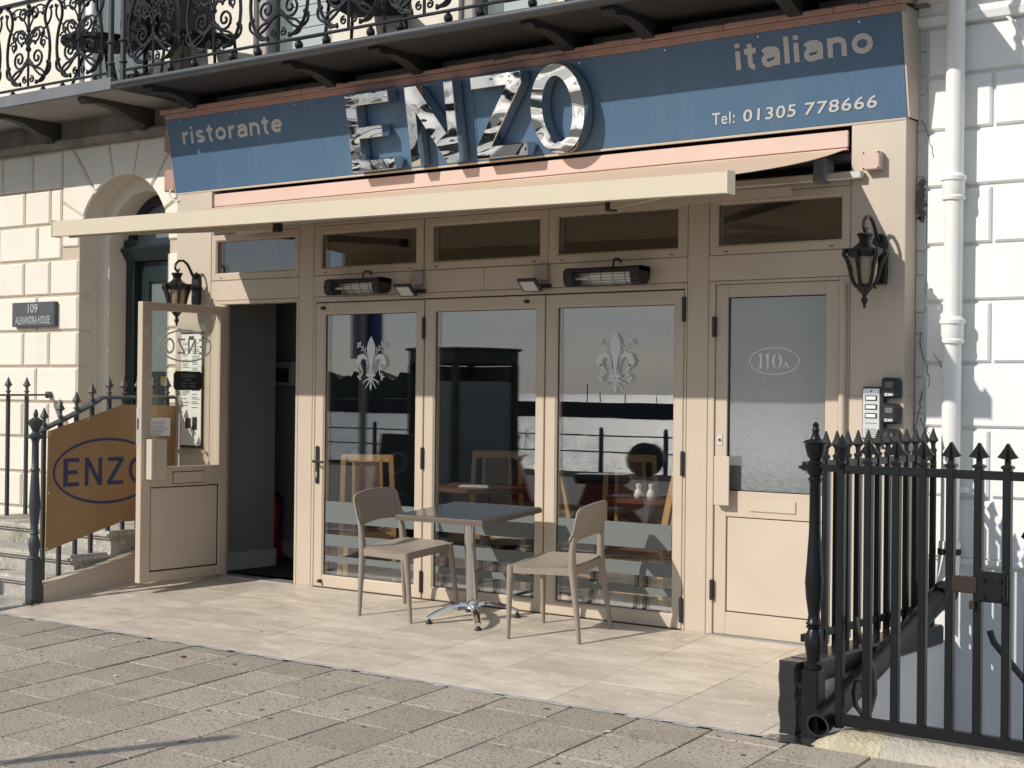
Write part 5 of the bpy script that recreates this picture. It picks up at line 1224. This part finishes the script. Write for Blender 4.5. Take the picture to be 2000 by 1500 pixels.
for lab, x, y, h in (('left white ceramic shaker on the laid dining table', 2.47, .50, 1.0), ('right white ceramic shaker on the laid dining table', 2.545, .535, 1.0)):
    t = thing('shaker', lab, 'shaker', (x, y, .738), 0, 'salt and pepper shakers')
    MB().lathe([(.022, 0), (.030, .008), (.032, .025), (.022, .05), (.015, .062), (.018, .074), (.020, .088), (.012, .094), (.001, .095)], 0, 0, 14).build('body', 'ceramic', t, False)
for lab, x, y in (('folded napkin on the round brown table', 1.05, .56), ('folded napkin beside the shakers', 2.36, .56)):
    t = thing('napkin', lab, 'napkin', (x, y, .739), R(25), 'napkins on the dining tables')
    MB().box(-.11, .11, -.05, .05, 0, .010, .003).box(-.10, .10, -.045, .04, .0105, .016, .003).build('cloth', 'napkin', t, False)
t = thing('fire_extinguisher', 'red fire extinguisher standing by the lobby wall', 'extinguisher', (-1.66, 1.20, -.012))
MB().lathe([(.07, 0), (.075, .01), (.075, .42), (.06, .47), (.025, .50), (.022, .53)], 0, 0, 18).build('cylinder', 'red', t, False)
MB().box(-.02, .02, -.03, .05, .53, .56, .004).bar((0, -.01, .56), (.02, -.10, .60), .01, .012).bar((0, -.01, .58), (.03, -.09, .64), .008, .01).build('valve', 'black_metal', t, False)
MB().tube([(.02, .03, .54), (.09, .02, .50), (.085, 0, .30), (.08, -.01, .15)], .012, 8).build('hose', 'black_metal', t, False)
MB().box(-.035, .035, -.0765, -.07, .18, .36).build('label_plate', 'paper', t, False)
t = thing('meter_cabinet', 'white meter cabinet with a dark window on the lobby wall', 'cabinet', (-1.68, 1.30, 1.555))
MB().box(-.19, .19, -.07, 0, -.105, .105, .006).build('case', 'int_white', t, False); MB().box(-.14, .15, -.074, -.069, -.075, .045, .003).build('window', 'int_dark', t, False)
t = thing('fire_call_point', 'small red fire alarm call point on the lobby wall', 'alarm', (-1.83, 1.30, 1.28))
MB().box(-.045, .045, -.05, 0, -.045, .045, .005).build('case', 'red', t, False); MB().box(-.025, .025, -.053, -.049, -.012, .012).build('glass_plate', 'white_print', t, False)
t = thing('lobby_cable', 'black cable hanging from the extinguisher corner to the lobby floor', 'cable', (-1.5, 1.2, 0))
MB().tube([(-1.62, 1.2, .10), (-1.5, 1.18, .02), (-1.3, 1.1, -.005), (-1.1, .95, -.005)], .006, 6).build('cable', 'black_metal', t)

# ================================================================== the street in front (reflected in the glass)
t = thing('phone_kiosk', 'dark glazed telephone kiosk standing at the kerb opposite', 'kiosk', (-4.9, -7.6, -.40), R(14))
MB().box(-.52, .52, -.52, .52, 2.16, 2.38, .02).box(-.55, .55, -.55, .55, 2.34, 2.38, .01).build('roof', 'kiosk', t, False)
for a in (-.48, .48):
    for b in (-.48, .48): MB().box(a - .04, a + .04, b - .04, b + .04, 0, 2.17, .005).build('corner_post', 'kiosk', t, False)
MB().box(-.44, .44, -.47, -.45, .05, 2.15).box(-.47, -.45, -.44, .44, .05, 2.15).build('back_panel', 'kiosk_pale', t, False)
MB().box(-.44, .44, .45, .47, .10, 1.95).box(.45, .47, -.44, .44, .10, 1.95).build('door_panel', 'upper_glass', t, False)
MB().box(-.36, .36, .472, .476, .55, 1.75).build('poster', 'kiosk_pale', t, False); MB().box(-.25, .05, .477, .479, .8, 1.5).build('poster_print', 'kiosk', t, False)
text_mb('Telephone', .1, 0, 2.26, .524, .003, 0, 0, width=.6, height=.11, flip=True).build('lettering', 'kiosk_pale', t, False)
def sign_post(label, x, y, h, plates):
    t = thing('sign_post', label, 'sign post', (x, y, pz(max(y, -5.6)) if y > -5.7 else -.40), 0, 'street sign posts')
    MB().tube([(0, 0, 0), (0, 0, h)], .045, 12).build('post', 'sign_grey', t, False)
    for (w, hh, z, m_) in plates:
        p = MB().box(-w / 2, w / 2, -.06, -.05, z - hh / 2, z + hh / 2, .004).build('plate', 'sign_grey', t, False); MB().box(-w / 2 + .09, w / 2 - .03, -.0498, -.048, z - hh / 2 + .05, z + hh / 2 - .05).build('plate_face', m_, p, False)
sign_post('grey sign post with a blue plate at the pavement edge opposite the left folding door', -4.30, -5.05, 3.3, [(.50, .62, 2.36, 'sign_blue'), (.34, .40, 3.0, 'kiosk')])
sign_post('grey post in the road casting the long thin shadow at lower left', 0.48, -7.05, 3.15, [])
t = thing('pavement_board', 'black chalk A-board standing on the pavement', 'A-board', (-2.62, -3.85, pz(-3.85)), R(8))
for sg in (-1, 1):
    o = MB().box(-.32, .32, -.012, .012, 0, 1.22, .004).build('panel', 'chalk', t, False); o.location = (0, sg * .24, 0); o.rotation_euler = (R(sg * 11), 0, 0)
    if sg > 0:
        MB().ring(ell(0, .92, .16, .11, 28), ell(0, .92, .145, .095, 28), 'y', .0125, .0135).build('oval', 'sign_grey', o, False)
        for k in range(5): MB().box(-.18, .18, .0125, .0135, .6 - k * .09, .615 - k * .09).build('chalk_line', 'sign_grey', o, False)
# promenade railing
PRL = thing('promenade_railing', 'iron railing along the edge of the seafront promenade', 'railing', (-22, -25.6, -.68))
for z in (.98, .55): MB().tube([(-75, -25.6, -.68 + z), (25, -25.6, -.68 + z)], .022, 6).build('rail', 'kiosk', PRL)
post_ = None
for k in range(51):
    x = -75 + 2 * k
    if post_ is None: post_ = MB().box(-.05, .05, -.05, .05, 0, 1.1, .01).ball((0, 0, 1.14), .06, 8).build('post', 'kiosk', PRL, False); post_.location = (x + 22, 0, 0)
    else: link_copy(post_, (x + 22, 0, 0), PRL)
def street_lamp(label, x, y):
    t = thing('street_lamp', label, 'street lamp', (x, y, -.6), 0, 'tall lamps along the promenade')
    MB().tube([(0, 0, 0), (0, 0, 4.5), (.1, 0, 5.0), (.5, 0, 5.35), (1.0, 0, 5.4)], [.09, .07, .06, .05, .04], 8).build('column', 'sign_grey', t, False); MB().box(.8, 1.3, -.1, .1, 5.34, 5.44, .03).build('lamp_head', 'sign_grey', t, False)
street_lamp('tall curved street lamp on the promenade far left', -31.5, -24.5); street_lamp('tall curved street lamp on the promenade nearer the road', -26.5, -18.0)
t = thing('breakwater', 'low dark breakwater across the bay with thin masts', 'breakwater', (-200, -242, -3.4))
vs = []
for k in range(41):
    x = -330 + 6.2 * k * 1.0; y = -242 + .08 * k; zt = -.45 + random.uniform(-.12, .12)
    vs += [(x, y + 2, -3.6), (x, y + 1, zt), (x, y - 3, zt), (x, y - 5, -3.6)]
bw = MB(); bw.add(vs, [(4 * i + j, 4 * i + 4 + j, 4 * i + 5 + j, 4 * i + 1 + j) for i in range(40) for j in range(3)]); bw.build('wall', 'breakwater', t)
for x, h in ((-166, 3.6), (-163, 1.8), (-157, 1.6), (-150, 1.2), (-128, 3.0), (-112, 2.2)): MB().tube([(x, -242, -.5), (x, -242, -.4 + h)], .10, 5).build('mast', 'breakwater', t)
# motor scooter parked opposite
t = thing('motor_scooter', 'red motor scooter with a black top box parked on the pavement', 'scooter', (-1.55, -5.2, pz(-5.2)), R(150))
for x in (-.62, .62):
    w_ = MB(); ring_o = [(x + .24 * math.cos(a), .24 + .24 * math.sin(a)) for a in [k * math.pi / 12 for k in range(24)]]; ring_i = [(x + .15 * math.cos(a), .24 + .15 * math.sin(a)) for a in [k * math.pi / 12 for k in range(24)]]
    wh = w_.ring(ring_o, ring_i, 'y', -.05, .05).build('tyre', 'rubber', t, False); MB().prism(ring_i, 'y', -.025, .025).build('rim', 'plastic_grey', wh, False)
bm_ = MB(); secs = [(-.85, .50, .62, .06), (-.6, .42, .74, .14), (-.25, .32, .76, .16), (-.12, .22, .40, .16), (.2, .18, .30, .16), (.34, .22, .60, .17), (.45, .32, .92, .14), (.52, .60, 1.0, .08)]
vs = []
for x, a, b, w in secs: vs += [(x, -w, a), (x, w, a), (x, w * .8, b), (x, -w * .8, b)]
bm_.add(vs, [(4 * i + j, 4 * i + (j + 1) % 4, 4 * i + 4 + (j + 1) % 4, 4 * i + 4 + j) for i in range(7) for j in range(4)] + [(0, 1, 2, 3), (28, 29, 30, 31)]); bm_.build('body', 'scooter_red', t, False)
MB().box(-.70, -.12, -.14, .14, .74, .84, .03).build('seat', 'plastic_black', t, False)
MB().prism([(x + .2 * math.cos(k * math.pi / 8) - .86, 1.0 + .18 * math.sin(k * math.pi / 8)) for x in (0,) for k in range(16)], 'y', -.2, .2, .05).build('top_box', 'plastic_black', t, False)
MB().tube([(.62, 0, .24), (.5, 0, .9), (.46, 0, 1.0)], .03, 8).tube([(.44, -.33, 1.02), (.46, 0, 1.0), (.44, .33, 1.02)], .016, 8).build('steering', 'plastic_grey', t, False)
for sg in (-1, 1): MB().tube([(.45, sg * .25, 1.02), (.43, sg * .3, 1.2)], .006, 6).ball((.43, sg * .31, 1.24), .065, 8, (.25, 1, .8)).build('mirror', 'chrome_table', t, False)
MB().tube([(.1, .1, .2), (.05, .25, 0)], .012, 6).build('side_stand', 'black_metal', t, False)
# ================================================================== litter on the paving
random.seed(31)
for k, (x, y, m_, lab) in enumerate(((.13, -1.86, 'litter', 'pale paper scrap on the paving near the tile edge at left'), (1.02, -2.55, 'litter', 'pale paper scrap in the middle of the left paving'), (.92, -1.98, 'dry_leaf', 'brown dry leaf on the paving below the tiles'), (3.95, -2.02, 'litter', 'white chewing gum blot on the paving right of centre'), (2.30, -3.40, 'litter', 'pale scrap on the paving at the bottom edge'), (2.40, -.08, 'dry_leaf', 'brown dry leaf lying against the folding door sill'))):
    t = thing('litter_scrap', lab, 'litter', (x, y, (pz(y) if y < -1.66 else gz(y)) + .002), random.uniform(0, 3))
    pts = [(.022 * math.cos(a) * random.uniform(.5, 1.2), .012 * math.sin(a) * random.uniform(.6, 1.2)) for a in [j * .9 for j in range(7)]]
    MB().prism(pts, 'z', .006 if m_ == 'dry_leaf' else .003, 0).build('scrap', m_, t, False)
